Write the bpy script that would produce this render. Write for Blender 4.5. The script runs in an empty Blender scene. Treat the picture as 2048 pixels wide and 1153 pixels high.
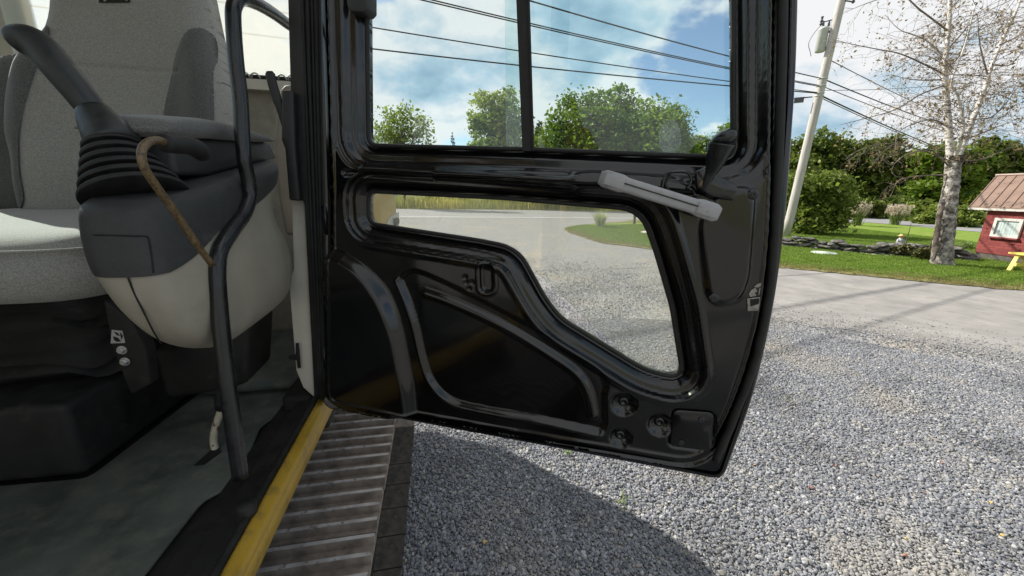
import bpy, bmesh, math, random
import numpy as np
from mathutils import Matrix, Vector

# ------------------------------------------------------------------ camera, sky, sun, exposure
sc = bpy.context.scene
COL = sc.collection
RAD = math.radians
FPX = 760.0                                   # focal length for a 2048 px wide picture
PITCH = math.atan((576.5 - 382) / FPX)
ROLL = RAD(1.2)
CAM = np.array([0.0, 0.0, 1.7])
_f = np.array([0, math.cos(PITCH), -math.sin(PITCH)])
_u0 = np.array([0, math.sin(PITCH), math.cos(PITCH)])
_r0 = np.array([1.0, 0, 0])
_R = math.cos(ROLL) * _r0 + math.sin(ROLL) * _u0
_U = -math.sin(ROLL) * _r0 + math.cos(ROLL) * _u0
cam_d = bpy.data.cameras.new('camera')
cam_d.sensor_fit = 'HORIZONTAL'
cam_d.sensor_width = 36.0
cam_d.lens = 36.0 * FPX / 2048
cam_d.clip_start = 0.02
cam_d.clip_end = 3000
cam = bpy.data.objects.new('camera', cam_d)
COL.objects.link(cam)
cam.matrix_world = Matrix(((_R[0], _U[0], -_f[0], CAM[0]), (_R[1], _U[1], -_f[1], CAM[1]), (_R[2], _U[2], -_f[2], CAM[2]), (0, 0, 0, 1)))
sc.camera = cam

SUN_EL = RAD(37)
SUN_AZ = math.atan2(-0.81, 0.585)              # measured from +Y towards +X
SUN_POS = np.array([math.sin(SUN_AZ) * math.cos(SUN_EL), math.cos(SUN_AZ) * math.cos(SUN_EL), math.sin(SUN_EL)])
sd = bpy.data.lights.new('sun', 'SUN')
sd.energy = 5.0
sd.angle = RAD(0.53)
sd.color = (1.0, 0.94, 0.84)
sun = bpy.data.objects.new('sun', sd)
COL.objects.link(sun)
sun.rotation_euler = Vector(SUN_POS.tolist()).to_track_quat('Z', 'Y').to_euler()
sun.location = (-6, 6, 12)

world = bpy.data.worlds.new('World')
sc.world = world
world.use_nodes = True
wn, wl = world.node_tree.nodes, world.node_tree.links
wn.clear()
def WN(t, **k):
    n = wn.new(t)
    for a, b in k.items():
        if a == 'inp':
            for i, v in b.items(): n.inputs[i].default_value = v
        else: setattr(n, a, b)
    return n
w_out = WN('ShaderNodeOutputWorld')
w_sky = WN('ShaderNodeTexSky', sky_type='NISHITA')
w_sky.sun_disc = False
w_sky.sun_elevation = SUN_EL
w_sky.sun_rotation = SUN_AZ
w_sky.air_density = 1.0
w_sky.dust_density = 0.2
w_sky.ozone_density = 1.6
w_bg1 = WN('ShaderNodeBackground', inp={'Strength': 0.085})
w_bg2 = WN('ShaderNodeBackground', inp={'Strength': 0.58})
wl.new(w_sky.outputs[0], w_bg1.inputs[0])
w_tc = WN('ShaderNodeTexCoord')
w_sep = WN('ShaderNodeSeparateXYZ')
wl.new(w_tc.outputs['Generated'], w_sep.inputs[0])
def wmath(op, a, b=None, c=None):
    n = WN('ShaderNodeMath', operation=op)
    for i, v in enumerate((a, b, c)):
        if v is None: continue
        if isinstance(v, (int, float)): n.inputs[i].default_value = v
        else: wl.new(v, n.inputs[i])
    return n.outputs[0]
zz = wmath('ADD', wmath('MAXIMUM', w_sep.outputs[2], 0.0), 0.42)
px_ = wmath('DIVIDE', w_sep.outputs[0], zz)
py_ = wmath('DIVIDE', w_sep.outputs[1], zz)
w_cmb = WN('ShaderNodeCombineXYZ')
wl.new(px_, w_cmb.inputs[0]); wl.new(py_, w_cmb.inputs[1])
CLOUD_OFF = (20.3, 7.7, 1.1)
def cloud_noise(off, scale, det, rough, dist=0.04):
    a = WN('ShaderNodeVectorMath', operation='ADD')
    wl.new(w_cmb.outputs[0], a.inputs[0]); a.inputs[1].default_value = off
    n = WN('ShaderNodeTexNoise', inp={'Scale': scale, 'Detail': det, 'Roughness': rough, 'Distortion': dist})
    wl.new(a.outputs[0], n.inputs['Vector'])
    return n.outputs[0]
n1 = cloud_noise(CLOUD_OFF, 1.25, 11, 0.51)
n2 = cloud_noise(tuple(CLOUD_OFF[i] + 0.10 * float(SUN_POS[i]) for i in range(2)) + (CLOUD_OFF[2],), 1.25, 6, 0.52)
n3 = cloud_noise((47.6, 13.4, 2.4), 2.3, 7, 0.55)
w_cov = WN('ShaderNodeMapRange', interpolation_type='SMOOTHSTEP', inp={1: 0.40, 2: 0.44, 3: 0.0, 4: 1.0})
wl.new(n1, w_cov.inputs[0])
w_sh = WN('ShaderNodeMapRange', inp={1: 0.0, 2: 1.0, 3: 0.0, 4: 1.0})
sh_ = wmath('ADD', wmath('MULTIPLY', wmath('SUBTRACT', n1, n2), 3.2), wmath('MULTIPLY', wmath('SUBTRACT', n3, 0.5), 2.2))
wl.new(wmath('ADD', sh_, wmath('MULTIPLY_ADD', wmath('SUBTRACT', n1, 0.47), -1.5, 0.70)), w_sh.inputs[0])
w_cr = WN('ShaderNodeValToRGB')
w_cr.color_ramp.elements[0].position = 0.0
w_cr.color_ramp.elements[0].color = (0.24, 0.43, 0.58, 1)
w_cr.color_ramp.elements[1].position = 0.62
w_cr.color_ramp.elements[1].color = (1.0, 1.0, 1.0, 1)
e = w_cr.color_ramp.elements.new(0.35); e.color = (0.52, 0.70, 0.83, 1)
wl.new(w_sh.outputs[0], w_cr.inputs[0])
wl.new(w_cr.outputs[0], w_bg2.inputs[0])
w_mix = WN('ShaderNodeMixShader')
wl.new(wmath('MULTIPLY', w_cov.outputs[0], 0.94), w_mix.inputs[0])
wl.new(w_bg1.outputs[0], w_mix.inputs[1]); wl.new(w_bg2.outputs[0], w_mix.inputs[2])
wl.new(w_mix.outputs[0], w_out.inputs[0])

vs = sc.view_settings
vs.view_transform = 'Standard'; vs.look = 'None'; vs.gamma = 1.0; vs.use_curve_mapping = False
vs.exposure = 0.72
sc.render.engine = 'CYCLES'
sc.cycles.max_bounces = 8
sc.cycles.transparent_max_bounces = 16
sc.cycles.caustics_reflective = False
sc.cycles.caustics_refractive = False

# ------------------------------------------------------------------ geometry of the view (to measure real places)
def ray(x, y): return _f + (x - 1024) / FPX * _R - (y - 576.5) / FPX * _U
def gp(x, y, z=0.0):
    d = ray(x, y); return CAM + (z - CAM[2]) / d[2] * d
def dep(x, y, k): return CAM + k * ray(x, y)
def depth_of(P): return float((np.asarray(P) - CAM) @ _f)
def vert(P, x, y):
    d = ray(x, y); n = np.array([P[0], P[1], 0.0]); return CAM + (n @ n) / (n @ d) * d
H = dep(655, 805, 0.954)                      # bottom of the door's hinge line
MF = np.array([0.197, -0.980, 0]); MF /= np.linalg.norm(MF)   # the machine's forward
ML = np.array([-MF[1], MF[0], 0])             # the machine's left (outside of the door)
ZUP = np.array([0, 0, 1.0])
H0 = np.array([H[0], H[1], 0.0])
def W(a, b, z): return H0 + a * MF + b * ML + z * ZUP
def onb(x, y, b):
    d = ray(x, y); return CAM + (b - (CAM - H0) @ ML) / (d @ ML) * d
def ona(x, y, a):
    d = ray(x, y); return CAM + (a - (CAM - H0) @ MF) / (d @ MF) * d
def mab(p):
    q = np.asarray(p) - H0; return float(q @ MF), float(q @ ML), float(p[2])
rng = np.random.default_rng(7)
random.seed(7)

# ------------------------------------------------------------------ materials
def new_mat(name):
    m = bpy.data.materials.new(name); m.use_nodes = True
    nt = m.node_tree; b = nt.nodes['Principled BSDF']
    return m, nt, b
def pmat(name, c1, c2=None, scale=20.0, rough=0.5, r2=None, metal=0.0, bump=0.0, bscale=None, detail=5, lo=0.35, hi=0.65, spec=0.5, coat=0.0, sheen=0.0, c3=None, c3lo=0.6, c3hi=0.7, c3scale=4.0, stretch=None, coord='Object'):
    m, nt, b = new_mat(name); N, L = nt.nodes, nt.links
    tc = N.new('ShaderNodeTexCoord'); vec = tc.outputs[coord]
    if stretch:
        mp = N.new('ShaderNodeMapping'); mp.inputs['Scale'].default_value = stretch
        L.new(vec, mp.inputs[0]); vec = mp.outputs[0]
    no = N.new('ShaderNodeTexNoise'); no.inputs['Scale'].default_value = scale; no.inputs['Detail'].default_value = detail
    L.new(vec, no.inputs['Vector'])
    cr = N.new('ShaderNodeValToRGB'); L.new(no.outputs[0], cr.inputs[0])
    cr.color_ramp.elements[0].position = lo; cr.color_ramp.elements[1].position = hi
    cr.color_ramp.elements[0].color = (*c1, 1); cr.color_ramp.elements[1].color = (*(c2 or c1), 1)
    col = cr.outputs[0]
    if c3:
        n3_ = N.new('ShaderNodeTexNoise'); n3_.inputs['Scale'].default_value = c3scale; n3_.inputs['Detail'].default_value = 7; n3_.inputs['Roughness'].default_value = 0.62
        L.new(vec, n3_.inputs['Vector'])
        mr = N.new('ShaderNodeMapRange'); mr.inputs[1].default_value = c3lo; mr.inputs[2].default_value = c3hi
        L.new(n3_.outputs[0], mr.inputs[0])
        mx = N.new('ShaderNodeMixRGB'); L.new(mr.outputs[0], mx.inputs[0]); L.new(col, mx.inputs[1]); mx.inputs[2].default_value = (*c3, 1)
        col = mx.outputs[0]
    L.new(col, b.inputs['Base Color'])
    b.inputs['Roughness'].default_value = rough
    if r2 is not None:
        mr2 = N.new('ShaderNodeMapRange'); mr2.inputs[3].default_value = rough; mr2.inputs[4].default_value = r2; mr2.inputs[1].default_value = 0.3; mr2.inputs[2].default_value = 0.7
        L.new(no.outputs[0], mr2.inputs[0]); L.new(mr2.outputs[0], b.inputs['Roughness'])
    b.inputs['Metallic'].default_value = metal
    b.inputs['Specular IOR Level'].default_value = spec
    if coat: b.inputs['Coat Weight'].default_value = coat; b.inputs['Coat Roughness'].default_value = 0.06
    if sheen: b.inputs['Sheen Weight'].default_value = sheen
    if bump:
        nb = N.new('ShaderNodeTexNoise'); nb.inputs['Scale'].default_value = bscale or scale; nb.inputs['Detail'].default_value = 4
        L.new(vec, nb.inputs['Vector'])
        bp = N.new('ShaderNodeBump'); bp.inputs['Strength'].default_value = 0.6; bp.inputs['Distance'].default_value = bump
        L.new(nb.outputs[0], bp.inputs['Height']); L.new(bp.outputs[0], b.inputs['Normal'])
    return m
def leaf_mat(name, ca, cb, trans=0.35, rough=0.55):
    """foliage: hue from a per-leaf tint attribute, some light passing through"""
    m, nt, b = new_mat(name); N, L = nt.nodes, nt.links
    at = N.new('ShaderNodeAttribute'); at.attribute_name = 'tint'
    cr = N.new('ShaderNodeValToRGB'); L.new(at.outputs['Fac'], cr.inputs[0])
    cr.color_ramp.elements[0].color = (*ca, 1); cr.color_ramp.elements[1].color = (*cb, 1)
    L.new(cr.outputs[0], b.inputs['Base Color']); b.inputs['Roughness'].default_value = rough
    b.inputs['Specular IOR Level'].default_value = 0.3
    tr = N.new('ShaderNodeBsdfTranslucent'); L.new(cr.outputs[0], tr.inputs[0])
    mx = N.new('ShaderNodeMixShader'); mx.inputs[0].default_value = trans
    L.new(b.outputs[0], mx.inputs[1]); L.new(tr.outputs[0], mx.inputs[2])
    L.new(mx.outputs[0], N['Material Output'].inputs[0])
    return m
def glass_mat(name, tint, dust, dustcol=(0.8, 0.82, 0.8), dscale=3.0, refl=0.9):
    """thin pane: tinted see-through + mirror by angle + a film of dust that scatters light"""
    m = bpy.data.materials.new(name); m.use_nodes = True; nt = m.node_tree; N, L = nt.nodes, nt.links
    N.remove(N['Principled BSDF'])
    tp = N.new('ShaderNodeBsdfTransparent'); tp.inputs[0].default_value = (*tint, 1)
    gl = N.new('ShaderNodeBsdfGlossy'); gl.inputs['Roughness'].default_value = 0.01; gl.inputs[0].default_value = (refl, refl, refl, 1)
    lw = N.new('ShaderNodeLayerWeight'); lw.inputs['Blend'].default_value = 0.5
    pw = N.new('ShaderNodeMath'); pw.operation = 'POWER'; L.new(lw.outputs['Facing'], pw.inputs[0]); pw.inputs[1].default_value = 5.0
    fr = N.new('ShaderNodeMath'); fr.operation = 'MULTIPLY_ADD'; L.new(pw.outputs[0], fr.inputs[0]); fr.inputs[1].default_value = 0.9; fr.inputs[2].default_value = 0.035
    m1 = N.new('ShaderNodeMixShader'); L.new(fr.outputs[0], m1.inputs[0]); L.new(tp.outputs[0], m1.inputs[1]); L.new(gl.outputs[0], m1.inputs[2])
    di = N.new('ShaderNodeBsdfDiffuse'); di.inputs[0].default_value = (*dustcol, 1)
    tl = N.new('ShaderNodeBsdfTranslucent'); tl.inputs[0].default_value = (*dustcol, 1)
    md = N.new('ShaderNodeMixShader'); md.inputs[0].default_value = 0.55; L.new(di.outputs[0], md.inputs[1]); L.new(tl.outputs[0], md.inputs[2])
    tc = N.new('ShaderNodeTexCoord'); no = N.new('ShaderNodeTexNoise'); no.inputs['Scale'].default_value = dscale; no.inputs['Detail'].default_value = 6
    L.new(tc.outputs['Object'], no.inputs['Vector'])
    mr = N.new('ShaderNodeMapRange'); mr.inputs[1].default_value = 0.3; mr.inputs[2].default_value = 0.7; mr.inputs[3].default_value = dust * 0.5; mr.inputs[4].default_value = dust * 1.5
    L.new(no.outputs[0], mr.inputs[0])
    m2 = N.new('ShaderNodeMixShader'); L.new(mr.outputs[0], m2.inputs[0]); L.new(m1.outputs[0], m2.inputs[1]); L.new(md.outputs[0], m2.inputs[2])
    L.new(m2.outputs[0], N['Material Output'].inputs[0])
    return m

M = {}
M['door_black'] = pmat('door_black_paint', (0.002, 0.002, 0.0025), (0.004, 0.004, 0.005), 9, rough=0.13, r2=0.24, spec=0.4, coat=0.45, bump=0.00012, bscale=26, c3=(0.013, 0.013, 0.0135), c3lo=0.58, c3hi=0.82, c3scale=11)
M['rubber'] = pmat('black_rubber', (0.008, 0.008, 0.008), (0.02, 0.02, 0.02), 40, rough=0.55, r2=0.7, spec=0.4)
M['black_tube'] = pmat('black_tube_paint', (0.006, 0.007, 0.009), (0.014, 0.015, 0.017), 30, rough=0.22, r2=0.34, c3=(0.06, 0.05, 0.045), c3lo=0.68, c3hi=0.75, c3scale=30)
M['pillar'] = pmat('pillar_black', (0.012, 0.012, 0.013), (0.022, 0.022, 0.023), 60, rough=0.45, r2=0.6, bump=0.0005, bscale=200)
M['plastic_dark'] = pmat('dark_console_plastic', (0.024, 0.0255, 0.0265), (0.034, 0.0355, 0.0365), 120, rough=0.55, r2=0.65, bump=0.0006, bscale=700, c3=(0.12, 0.11, 0.10), c3lo=0.62, c3hi=0.85, c3scale=9)
M['grip_black'] = pmat('black_grip_plastic', (0.014, 0.017, 0.018), (0.022, 0.025, 0.026), 80, rough=0.38, r2=0.5, bump=0.0004, bscale=500)
M['beige'] = pmat('beige_plastic', (0.29, 0.265, 0.215), (0.345, 0.318, 0.26), 14, rough=0.5, r2=0.6, bump=0.0004, bscale=700, c3=(0.20, 0.178, 0.14), c3lo=0.54, c3hi=0.82, c3scale=9)
M['trim'] = pmat('tan_trim', (0.27, 0.24, 0.19), (0.33, 0.30, 0.24), 30, rough=0.8, bump=0.0006, bscale=500, c3=(0.2, 0.17, 0.13), c3lo=0.55, c3hi=0.75, c3scale=10)
M['cream'] = pmat('cream_paint', (0.55, 0.51, 0.44), (0.60, 0.56, 0.49), 16, rough=0.4, c3=(0.42, 0.38, 0.32), c3lo=0.6, c3hi=0.8, c3scale=12)
M['fabric'] = pmat('grey_seat_fabric', (0.21, 0.205, 0.19), (0.34, 0.335, 0.31), 420, rough=0.9, bump=0.0012, bscale=520, sheen=0.3, c3=(0.24, 0.22, 0.19), c3lo=0.55, c3hi=0.85, c3scale=7)
M['fabric_dark'] = pmat('dark_seat_fabric', (0.06, 0.062, 0.06), (0.13, 0.13, 0.125), 420, rough=0.9, bump=0.0012, bscale=520, sheen=0.3)
M['fabric_black'] = pmat('black_patch', (0.008, 0.008, 0.008), None, 50, rough=0.8)
M['mat_rubber'] = pmat('grey_green_mat', (0.055, 0.066, 0.060), (0.10, 0.115, 0.104), 9, rough=0.6, r2=0.8, bump=0.002, bscale=30, c3=(0.15, 0.15, 0.125), c3lo=0.46, c3hi=0.76, c3scale=26)
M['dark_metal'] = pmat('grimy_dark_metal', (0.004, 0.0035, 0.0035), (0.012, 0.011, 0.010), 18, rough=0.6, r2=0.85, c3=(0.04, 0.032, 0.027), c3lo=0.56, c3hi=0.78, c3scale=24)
M['yellow'] = pmat('yellow_paint', (0.40, 0.248, 0.024), (0.47, 0.295, 0.035), 8, rough=0.30, r2=0.45, c3=(0.20, 0.135, 0.05), c3lo=0.50, c3hi=0.74, c3scale=34)
M['decal_grey'] = pmat('grey_decal', (0.33, 0.33, 0.32), (0.40, 0.40, 0.39), 10, rough=0.35)
M['rusty_rod'] = pmat('chipped_cream_rod', (0.12, 0.08, 0.038), (0.18, 0.125, 0.058), 60, rough=0.4, c3=(0.04, 0.026, 0.017), c3lo=0.44, c3hi=0.66, c3scale=300)
M['white_rod'] = pmat('chipped_white_rod', (0.42, 0.38, 0.28), (0.5, 0.46, 0.36), 40, rough=0.5, c3=(0.14, 0.055, 0.02), c3lo=0.56, c3hi=0.62, c3scale=40)
M['steel'] = pmat('zinc_bolt', (0.5, 0.5, 0.48), (0.62, 0.62, 0.6), 60, rough=0.38, metal=0.85)
M['bare_metal'] = pmat('scuffed_bare_metal', (0.22, 0.21, 0.19), (0.36, 0.34, 0.31), 160, rough=0.5, metal=0.3)
M['track'] = pmat('track_steel', (0.15, 0.12, 0.098), (0.29, 0.24, 0.20), 24, rough=0.6, r2=0.85, bump=0.003, bscale=50, c3=(0.24, 0.21, 0.18), c3lo=0.52, c3hi=0.72, c3scale=16)
M['track_mud_shade'] = pmat('shaded_muddy_steel', (0.022, 0.019, 0.016), (0.075, 0.062, 0.05), 20, rough=0.8, bump=0.012, bscale=26, c3=(0.13, 0.115, 0.10), c3lo=0.56, c3hi=0.72, c3scale=14)
M['track_edge'] = pmat('worn_grouser', (0.36, 0.34, 0.33), (0.52, 0.50, 0.49), 30, rough=0.42, r2=0.6, metal=0.3, c3=(0.11, 0.08, 0.06), c3lo=0.55, c3hi=0.7, c3scale=40)
M['handle_grey'] = pmat('grey_handle_plastic', (0.30, 0.30, 0.31), (0.37, 0.37, 0.38), 30, rough=0.5, bump=0.0004, bscale=500, c3=(0.2, 0.19, 0.18), c3lo=0.6, c3hi=0.8, c3scale=30)
M['glass_door'] = glass_mat('door_glass', (0.94, 0.985, 0.98), 0.004)
M['glass_side'] = glass_mat('sliding_glass', (0.92, 0.985, 0.975), 0.004)
M['glass_low'] = glass_mat('dusty_lower_glass', (0.94, 0.955, 0.93), 0.10, (0.85, 0.83, 0.74), 5.0)
M['glass_rear'] = glass_mat('dusty_rear_glass', (0.9, 0.92, 0.9), 0.55, (0.95, 0.97, 0.95), 2.0)
M['smudge'] = glass_mat('cup_smudge', (0.95, 0.97, 0.96), 0.22, (0.8, 0.85, 0.85), 60.0, refl=0.3)
M['stone'] = None
M['lawn'] = pmat('lawn_turf', (0.12, 0.20, 0.022), (0.18, 0.27, 0.035), 3.0, rough=0.9, bump=0.03, bscale=60, c3=(0.24, 0.22, 0.07), c3lo=0.50, c3hi=0.75, c3scale=0.7, spec=0.2)
M['verge'] = pmat('dry_verge', (0.24, 0.19, 0.10), (0.20, 0.21, 0.065), 6.0, rough=0.95, bump=0.02, bscale=40, spec=0.2)
M['field'] = pmat('field_ground', (0.12, 0.14, 0.04), (0.2, 0.19, 0.07), 0.5, rough=1.0, spec=0.1)
M['road'] = pmat('road_asphalt', (0.20, 0.20, 0.205), (0.25, 0.25, 0.252), 1.2, rough=0.85, bump=0.004, bscale=90, stretch=(0.3, 1, 1))
M['paint_white'] = pmat('road_paint', (0.62, 0.62, 0.60), (0.78, 0.78, 0.76), 6, rough=0.7)
M['drive'] = pmat('worn_driveway', (0.205, 0.196, 0.186), (0.285, 0.271, 0.256), 1.6, rough=0.9, bump=0.006, bscale=70, c3=(0.19, 0.18, 0.17), c3lo=0.48, c3hi=0.74, c3scale=5.0, detail=9)
M['bark_dark'] = pmat('tree_bark', (0.06, 0.045, 0.035), (0.12, 0.10, 0.08), 6, rough=0.9, bump=0.02, bscale=12)
M['pole_wood'] = pmat('weathered_pole', (0.38, 0.36, 0.34), (0.50, 0.48, 0.45), 7, rough=0.85, bump=0.006, bscale=30, stretch=(3, 3, 0.25))
M['wire'] = pmat('cable_black', (0.015, 0.016, 0.02), None, 10, rough=0.6)
M['transformer'] = pmat('transformer_grey', (0.42, 0.46, 0.43), (0.5, 0.53, 0.5), 6, rough=0.4)
M['insulator'] = pmat('insulator_dark', (0.05, 0.05, 0.055), (0.1, 0.1, 0.1), 20, rough=0.4)

# ------------------------------------------------------------------ mesh helpers
def mesh_np(name, verts, faces, tint=None, smooth=False):
    """verts (n,3); faces: array (m,k) or list of tuples"""
    me = bpy.data.meshes.new(name)
    verts = np.asarray(verts, dtype=np.float32)
    if isinstance(faces, np.ndarray):
        m_, k = faces.shape
        me.vertices.add(len(verts)); me.vertices.foreach_set('co', verts.ravel())
        me.loops.add(m_ * k); me.loops.foreach_set('vertex_index', faces.astype(np.int32).ravel())
        me.polygons.add(m_)
        me.polygons.foreach_set('loop_start', np.arange(0, m_ * k, k, dtype=np.int32))
        me.update(calc_edges=True)
    else:
        me.from_pydata(verts.tolist(), [], faces)
    if tint is not None:
        at = me.attributes.new('tint', 'FLOAT', 'FACE'); at.data.foreach_set('value', np.asarray(tint, dtype=np.float32))
    if smooth: me.polygons.foreach_set('use_smooth', np.ones(len(me.polygons), dtype=bool))
    me.validate(clean_customdata=False)
    return me
def link(name, me, mat, parent=None, local=False):
    o = bpy.data.objects.new(name, me)
    if mat is not None and len(me.materials) == 0: me.materials.append(mat)
    COL.objects.link(o)
    if parent is not None:
        o.parent = parent
        if not local:
            root = parent
            mat_ = parent.matrix_parent_inverse.copy() if parent.parent else None
            # every object sits at the origin with world coordinates except Empties, which hold the offset
            top = parent
            while top.parent: top = top.parent
            if top is parent: o.matrix_parent_inverse = Matrix.Translation(-Vector(top.location))
    return o
def mk(name, verts, faces, mat, parent=None, smooth=False, local=False, tint=None):
    return link(name, mesh_np(name, verts, faces, tint, smooth), mat, parent, local)
def empty(name, loc, label=None, cat=None, group=None):
    o = bpy.data.objects.new(name, None); o.location = Vector([float(v) for v in loc]); o.empty_display_size = 0.1
    COL.objects.link(o)
    if label: tag(o, label, cat, group)
    return o
def tag(o, label=None, cat=None, group=None, kind=None):
    if label: o['label'] = label
    if cat: o['category'] = cat
    if group: o['group'] = group
    if kind: o['kind'] = kind
    return o
def bevel(o, w=0.004, seg=2, ang=40):
    md = o.modifiers.new('bevel', 'BEVEL'); md.width = w; md.segments = seg; md.limit_method = 'ANGLE'; md.angle_limit = RAD(ang)
    o.data.polygons.foreach_set('use_smooth', np.ones(len(o.data.polygons), dtype=bool))
    md.harden_normals = False
    return o
def catmull(P, n=8):
    P = [np.asarray(p, float) for p in P]
    Q = [2 * P[0] - P[1]] + P + [2 * P[-1] - P[-2]]
    out = []
    for i in range(1, len(Q) - 2):
        for k in range(n):
            t = k / n
            a, b, c, d = Q[i - 1], Q[i], Q[i + 1], Q[i + 2]
            out.append(0.5 * (2 * b + (c - a) * t + (2 * a - 5 * b + 4 * c - d) * t * t + (3 * b - a - 3 * c + d) * t ** 3))
    out.append(P[-1])
    return out
def tube(P, r, sides=12, cap=True):
    P = np.asarray(P, float); n = len(P)
    r = np.full(n, r) if np.isscalar(r) else np.asarray(r, float)
    T = np.gradient(P, axis=0); T /= np.linalg.norm(T, axis=1)[:, None] + 1e-12
    ref = np.array([0, 0, 1.0]) if abs(T[0][2]) < 0.9 else np.array([1.0, 0, 0])
    u = np.cross(T[0], ref); u /= np.linalg.norm(u)
    V = []; ang = np.linspace(0, 2 * math.pi, sides, endpoint=False)
    for i in range(n):
        u = u - (u @ T[i]) * T[i]; u /= np.linalg.norm(u) + 1e-12
        v = np.cross(T[i], u)
        V.append(P[i] + r[i] * (np.cos(ang)[:, None] * u + np.sin(ang)[:, None] * v))
    V = np.concatenate(V); Fc = []
    for i in range(n - 1):
        for j in range(sides):
            k = (j + 1) % sides
            Fc.append((i * sides + j, i * sides + k, (i + 1) * sides + k, (i + 1) * sides + j))
    if cap: Fc.append(tuple(range(sides))[::-1]); Fc.append(tuple((n - 1) * sides + j for j in range(sides)))
    return V, Fc
def join(parts):
    V, Fc, o = [], [], 0
    for v, f_ in parts:
        V.append(np.asarray(v, float)); Fc += [tuple(int(i) + o for i in q) for q in f_]; o += len(v)
    return np.concatenate(V), Fc
def box(c, ax, ay, az, hx, hy, hz):
    """oriented box from centre, three axes and half sizes"""
    c = np.asarray(c, float); V = []
    for sx in (-1, 1):
        for sy in (-1, 1):
            for sz in (-1, 1): V.append(c + sx * hx * np.asarray(ax) + sy * hy * np.asarray(ay) + sz * hz * np.asarray(az))
    return np.array(V), [(0, 1, 3, 2), (4, 6, 7, 5), (0, 4, 5, 1), (2, 3, 7, 6), (0, 2, 6, 4), (1, 5, 7, 3)]
def mbox(a0, a1, b0, b1, z0, z1):
    return box(W((a0 + a1) / 2, (b0 + b1) / 2, (z0 + z1) / 2), MF, ML, ZUP, abs(a1 - a0) / 2, abs(b1 - b0) / 2, abs(z1 - z0) / 2)
def prism(pts, vec):
    """flat polygon (3-D points) swept along vec"""
    P = np.array([np.asarray(p, float) for p in pts]); n = len(P)
    V = np.concatenate([P, P + np.asarray(vec)])
    Fc = [tuple(range(n)), tuple(range(2 * n - 1, n - 1, -1))] + [(i, n + i, n + (i + 1) % n, (i + 1) % n) for i in range(n)]
    return V, Fc
def fillet(poly, rad, n=6):
    """round every corner of a closed 2-D polygon; an entry may carry its own radius"""
    P = [np.array(p[:2], float) for p in poly]; out = []
    for i, p in enumerate(P):
        r = poly[i][2] if len(poly[i]) > 2 else rad
        a, b = P[i - 1], P[(i + 1) % len(P)]
        la, lb = np.linalg.norm(a - p), np.linalg.norm(b - p)
        k = min(r, 0.48 * la, 0.48 * lb)
        s, e_ = p + (a - p) / la * k, p + (b - p) / lb * k
        for t in np.linspace(0, 1, n): out.append((1 - t) ** 2 * s + 2 * t * (1 - t) * p + t * t * e_)
    return np.array(out)
def seg_dist(X, Y, P, closed):
    P = np.asarray(P, float); n = len(P); D = np.full(X.shape, 1e9)
    for i in range(n if closed else n - 1):
        a, b = P[i], P[(i + 1) % n]; d = b - a; L2 = d @ d + 1e-15
        t = np.clip(((X - a[0]) * d[0] + (Y - a[1]) * d[1]) / L2, 0, 1)
        D = np.minimum(D, (X - a[0] - t * d[0]) ** 2 + (Y - a[1] - t * d[1]) ** 2)
    return np.sqrt(D)
def inside(X, Y, P):
    P = np.asarray(P, float); n = len(P); c = np.zeros(X.shape, bool)
    for i in range(n):
        a, b = P[i], P[(i + 1) % n]
        if a[1] == b[1]: continue
        k = ((a[1] > Y) != (b[1] > Y)) & (X < (b[0] - a[0]) * (Y - a[1]) / (b[1] - a[1]) + a[0])
        c ^= k
    return c
def sdf(X, Y, P):
    d = seg_dist(X, Y, P, True); return np.where(inside(X, Y, P), -d, d)
def sstep(x, a, b):
    t = np.clip((x - a) / (b - a), 0, 1); return t * t * (3 - 2 * t)
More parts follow.
